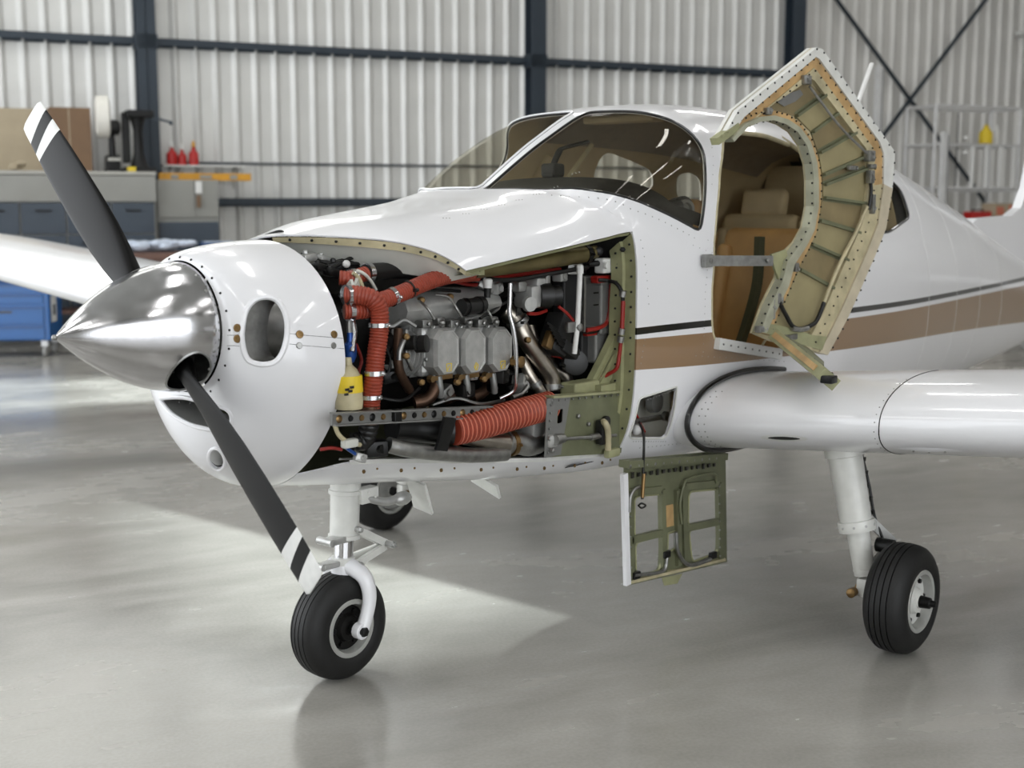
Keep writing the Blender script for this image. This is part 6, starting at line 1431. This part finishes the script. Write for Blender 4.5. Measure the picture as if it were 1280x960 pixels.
MB().tube(catmull([(-0.4577, 0.4400, 0.8975), (-0.5203, 0.4500, 0.8866), (-0.5652, 0.4600, 0.8751), (-0.6228, 0.4600, 0.8792), (-0.6543, 0.4500, 0.9112)], 5), .044, 18).build('tail_pipe', M['alu_dull'], eng)
clamp('muffler_clamp', (-0.4831, 0.4420, 0.8910), (-1, .1, 0), .046, M['bronze'], eng, .02)
MB().box((-0.6227, 0.4400, 0.9269), (.12, .10, .10), bev=.015).build('tail_bracket', M['cast'], eng)
# green side plate at the lower rear
sp4 = [(-0.5975, 0.5350, 1.0611), (-1.1005, 0.5350, 1.0285), (-1.0612, 0.5350, 0.7787), (-0.5893, 0.5350, 0.8346)]
spl = plate('side_plate', sp4, [rounded([(-0.6463, 0.5350, 1.0060), (-0.6806, 0.5350, 1.0110), (-0.6762, 0.5350, 0.9556), (-0.6418, 0.5350, 0.9540)], .01)], (0, 1, 0), .006, [M['green_d'], M['grime_shade']], eng)
plate('plate_end', [(-0.5732, 0.5430, 1.0617), (-0.7147, 0.5430, 1.0513), (-0.6573, 0.5430, 0.8346), (-0.5602, 0.5430, 0.8370)], [rounded([(-0.6363, 0.5430, 1.0081), (-0.6705, 0.5430, 1.0132), (-0.6661, 0.5430, 0.9579), (-0.6318, 0.5430, 0.9563)], .01)], (0, 1, 0), .004, [M['grey_box'], M['grime_shade']], eng)
MB().bar((-0.6036, 0.5300, 1.0630), (-1.1075, 0.5300, 1.0305), .05, .008).build('plate_flange', M['green'], eng, False)
MB().cyl((-0.6227, 0.5700, 0.9021), (-0.9698, 0.5800, 0.8700), .007).lathe((-0.6130, 0.5700, 0.9034), (-1, 0, 0), [(-.02, .02), (.0, .022), (.03, .018), (.035, .01)], 12).lathe((-0.8278, 0.5750, 0.8829), (-1, 0, 0), [(-.02, .013), (.03, .013)], 8).build('control_rod', M['alu_dull'], eng)
MB().box((-0.8920, 0.5700, 0.8925), (.05, .04, .10), bev=.01).build('rod_boot', M['blackr'], eng)
pipe('drain_pipe', [(-0.8830, 0.5800, 0.9365), (-0.8719, 0.6000, 0.9307), (-0.8884, 0.6000, 0.8966), (-0.9033, 0.5900, 0.8226)], .013, M['cream'], eng)
MB().lathe((-0.9411, 0.5450, 0.9249), (0, 1, 0), [(0, .024), (.012, .024), (.014, .016)], 16).build('pipe_grommet', M['blackr'], eng)
MB().box((-0.9578, 0.5700, 0.7989), (.08, .03, .035), bev=.008).build('pin_block', M['green'], eng)
bb = MB()
for k in range(12): bb.bolt(V3((-0.6019, 0.5470, 1.0496)).lerp(V3((-1.0672, 0.5470, 1.0203)), k/11), (0, 1, 0), .005)
for k in range(7): bb.bolt(V3((-0.5935, 0.5500, 1.0356)).lerp(V3((-0.5755, 0.5500, 0.8541)), k/6), (0, 1, 0), .005)
for q in ((-0.5871, 0.5600, 0.8629), (-0.5799, 0.5500, 0.9088), (-0.9298, 0.5700, 0.8615), (-0.7659, 0.5430, 0.9699), (-0.8331, 0.5430, 0.9294)): bb.bolt(q, (0, 1, 0), .010, .01)
tag(bb.build('plate_fasteners', M['alu_dull'], eng), kind='stuff')
MB().box((-0.5993, 0.5500, 0.8968), (.05, .03, .05), bev=.01).build('rod_lug', M['cast'], eng)
# green firewall frame and diagonal truss
V = []; F = []; PT = [S(COWL_X+.0, t, -.004) for t in np.linspace(TC_EDGE[-1][1]+.01, PAN[-1][1]-.02, 26)]
for p in PT:
    p = V3(p); d = (V3((p.x, .1, 1.32))-p).normalized(); V += [p+V3((.006, 0, 0)), p+d*.055+V3((.004, 0, 0)), p+d*.058+V3((.02, 0, 0)), p+d*.12+V3((.018, 0, 0)), p+d*.123+V3((-.04, 0, 0))]
for i in range(len(PT)-1):
    for k in range(4): F.append((i*5+k, i*5+5+k, i*5+6+k, i*5+1+k))
ff = obj('firewall_frame', V, F, M['green'], AIR)
bb = MB()
for i in range(1, 25, 2): bb.bolt(V[i*5+0].lerp(V[i*5+1], .4), (1, .5, 0), .0055, .005); bb.bolt(V[i*5+2].lerp(V[i*5+3], .5), (1, .2, 0), .005, .006)
tag(bb.build('frame_fasteners', M['black_m'], ff), kind='stuff')
t0_, t1_ = V3((-0.9645, 0.4500, 1.0487)), V3((-1.0769, 0.5200, 1.2944))
MB().bar(t0_, t1_, .05, .03, (0, 1, 0)).bar(t0_+V3((0, .02, .0)), t1_+V3((0, .02, 0)), .012, .012, (0, 1, 0)).build('diagonal_truss', M['green'], ff, False)
MB().bar((-0.9916, 0.4900, 1.0560), (-1.0620, 0.5400, 1.2062), .05, .012, (0, 1, 0)).build('truss_web', M['green'], ff, False)
bb = MB()
for k in range(8): bb.bolt(t0_.lerp(t1_, (k+.5)/8)+V3((-.015, .017, 0)), (0, 1, 0), .006)
tag(bb.build('truss_fasteners', M['black_m'], ff), kind='stuff')
MB().box((-0.8879, 0.4600, 1.0614), (.16, .08, .05), bev=.008).box((-0.9943, 0.5000, 1.0534), (.12, .06, .03)).build('corner_block', M['green'], ff, False)
MB().box((-1.0815, 0.5200, 1.6032), (.05, .05, .05), bev=.01).bolt((-1.0397, 0.5500, 1.6051), (.6, .8, 0), .012, .01).build('frame_bracket', M['grime_shade'], ff)
for q in ((-0.9747, 0.4800, 1.5990), (-1.0550, 0.5000, 1.5843), (-1.0524, 0.5300, 1.5470), (-1.0637, 0.5500, 1.5027)): MB().lathe(q, (.5, .8, 0), [(-.02, .018), (.01, .018), (.014, .010)], 10).build('frame_fitting', M['black_m'], ff)
# engine mount tubes in the dark behind
pipe('mount_tube', [(-1.04, .40, 1.60), (-.50, .22, 1.38)], .014, M['grime_shade'], eng); pipe('mount_tube', [(-1.04, .42, .95), (-.50, .22, 1.2)], .014, M['grime_shade'], eng)
pipe('mount_tube', [(-1.04, -.40, 1.60), (-.50, -.22, 1.38)], .014, M['grime_shade'], eng)
# small wiring between the cylinders and the ducts
hr = random.Random(11)
PX = (((-0.0099, 0.3400, 1.3849), (0.0872, 0.3600, 1.3379), (0.0584, 0.3600, 1.2521), (0.0638, 0.3400, 1.1670)), ((-0.0283, 0.4000, 1.3649), (0.0100, 0.3800, 1.3887), (0.0486, 0.3600, 1.3681), (0.0746, 0.3400, 1.3909)), ((-0.0852, 0.3600, 1.1382), (0.0147, 0.3800, 1.1089), (0.0915, 0.3600, 1.1216), (0.1843, 0.3400, 1.1526)), ((-0.3830, 0.3800, 1.3669), (-0.4954, 0.3600, 1.3972), (-0.5880, 0.3600, 1.4311), (-0.6831, 0.3600, 1.4999)), ((-0.4948, 0.4000, 1.0504), (-0.3369, 0.4200, 1.0563), (-0.2293, 0.4000, 1.0878), (-0.1250, 0.3800, 1.0750)), ((-0.0500, 0.3000, 1.4363), (-0.0903, 0.3400, 1.4756), (-0.1920, 0.3400, 1.4815), (-0.3184, 0.3400, 1.4690)), ((0.1988, 0.3400, 1.3183), (0.1745, 0.3400, 1.2615), (0.1904, 0.3400, 1.2083), (0.1665, 0.3400, 1.1229)), ((-0.5880, 0.3600, 1.0353), (-0.6845, 0.3600, 1.0079), (-0.7343, 0.3800, 1.0199)), ((-0.2971, 0.3000, 1.5094), (-0.4057, 0.3200, 1.4873), (-0.5184, 0.3400, 1.4946), (-0.6589, 0.3400, 1.5095)))
for k, L in enumerate(PX): pipe('wire', list(L), (.005, .007, .006, .006, .007, .006, .006, .006, .007)[k], M[('blackr', 'grey_box', 'blackr', 'blackr', 'alu_dull', 'grime_shade', 'red', 'alu_dull', 'red')[k]], eng, 7)
for k, q in enumerate(((-0.3596, 0.3600, 1.1527), (-0.1917, 0.3800, 1.1136), (-0.2938, 0.3800, 1.1079), (-0.4490, 0.3800, 1.0965), (-0.5183, 0.3400, 1.4704), (-0.4727, 0.3200, 1.4869), (0.0309, 0.3200, 1.2744), (0.0402, 0.3400, 1.1926), (-0.6594, 0.3400, 1.0880), (-0.0636, 0.3600, 1.0400), (0.0168, 0.3600, 0.9791), (0.1704, 0.4000, 0.9640), (0.2628, 0.4200, 0.9476), (-0.2122, 0.3000, 1.4497), (-0.4720, 0.4000, 1.1445), (-0.5320, 0.4000, 1.0922), (-0.8315, 0.4000, 1.5041), (-0.9079, 0.4000, 1.5324))):
    s = .03+.012*(k % 3); MB().box(q, (s*1.4, s, s), Matrix.Rotation(hr.uniform(-.6, .6), 3, 'Y') @ Matrix.Rotation(hr.uniform(-.6, .6), 3, 'Z'), bev=.006).lathe(V3(q)+V3((0, s*.4, 0)), (0, 1, 0), [(0, s*.35), (.012, s*.3)], 8).build('fitting', M[('cast', 'alu_dull', 'grime_shade', 'black_m')[k % 4]], eng)
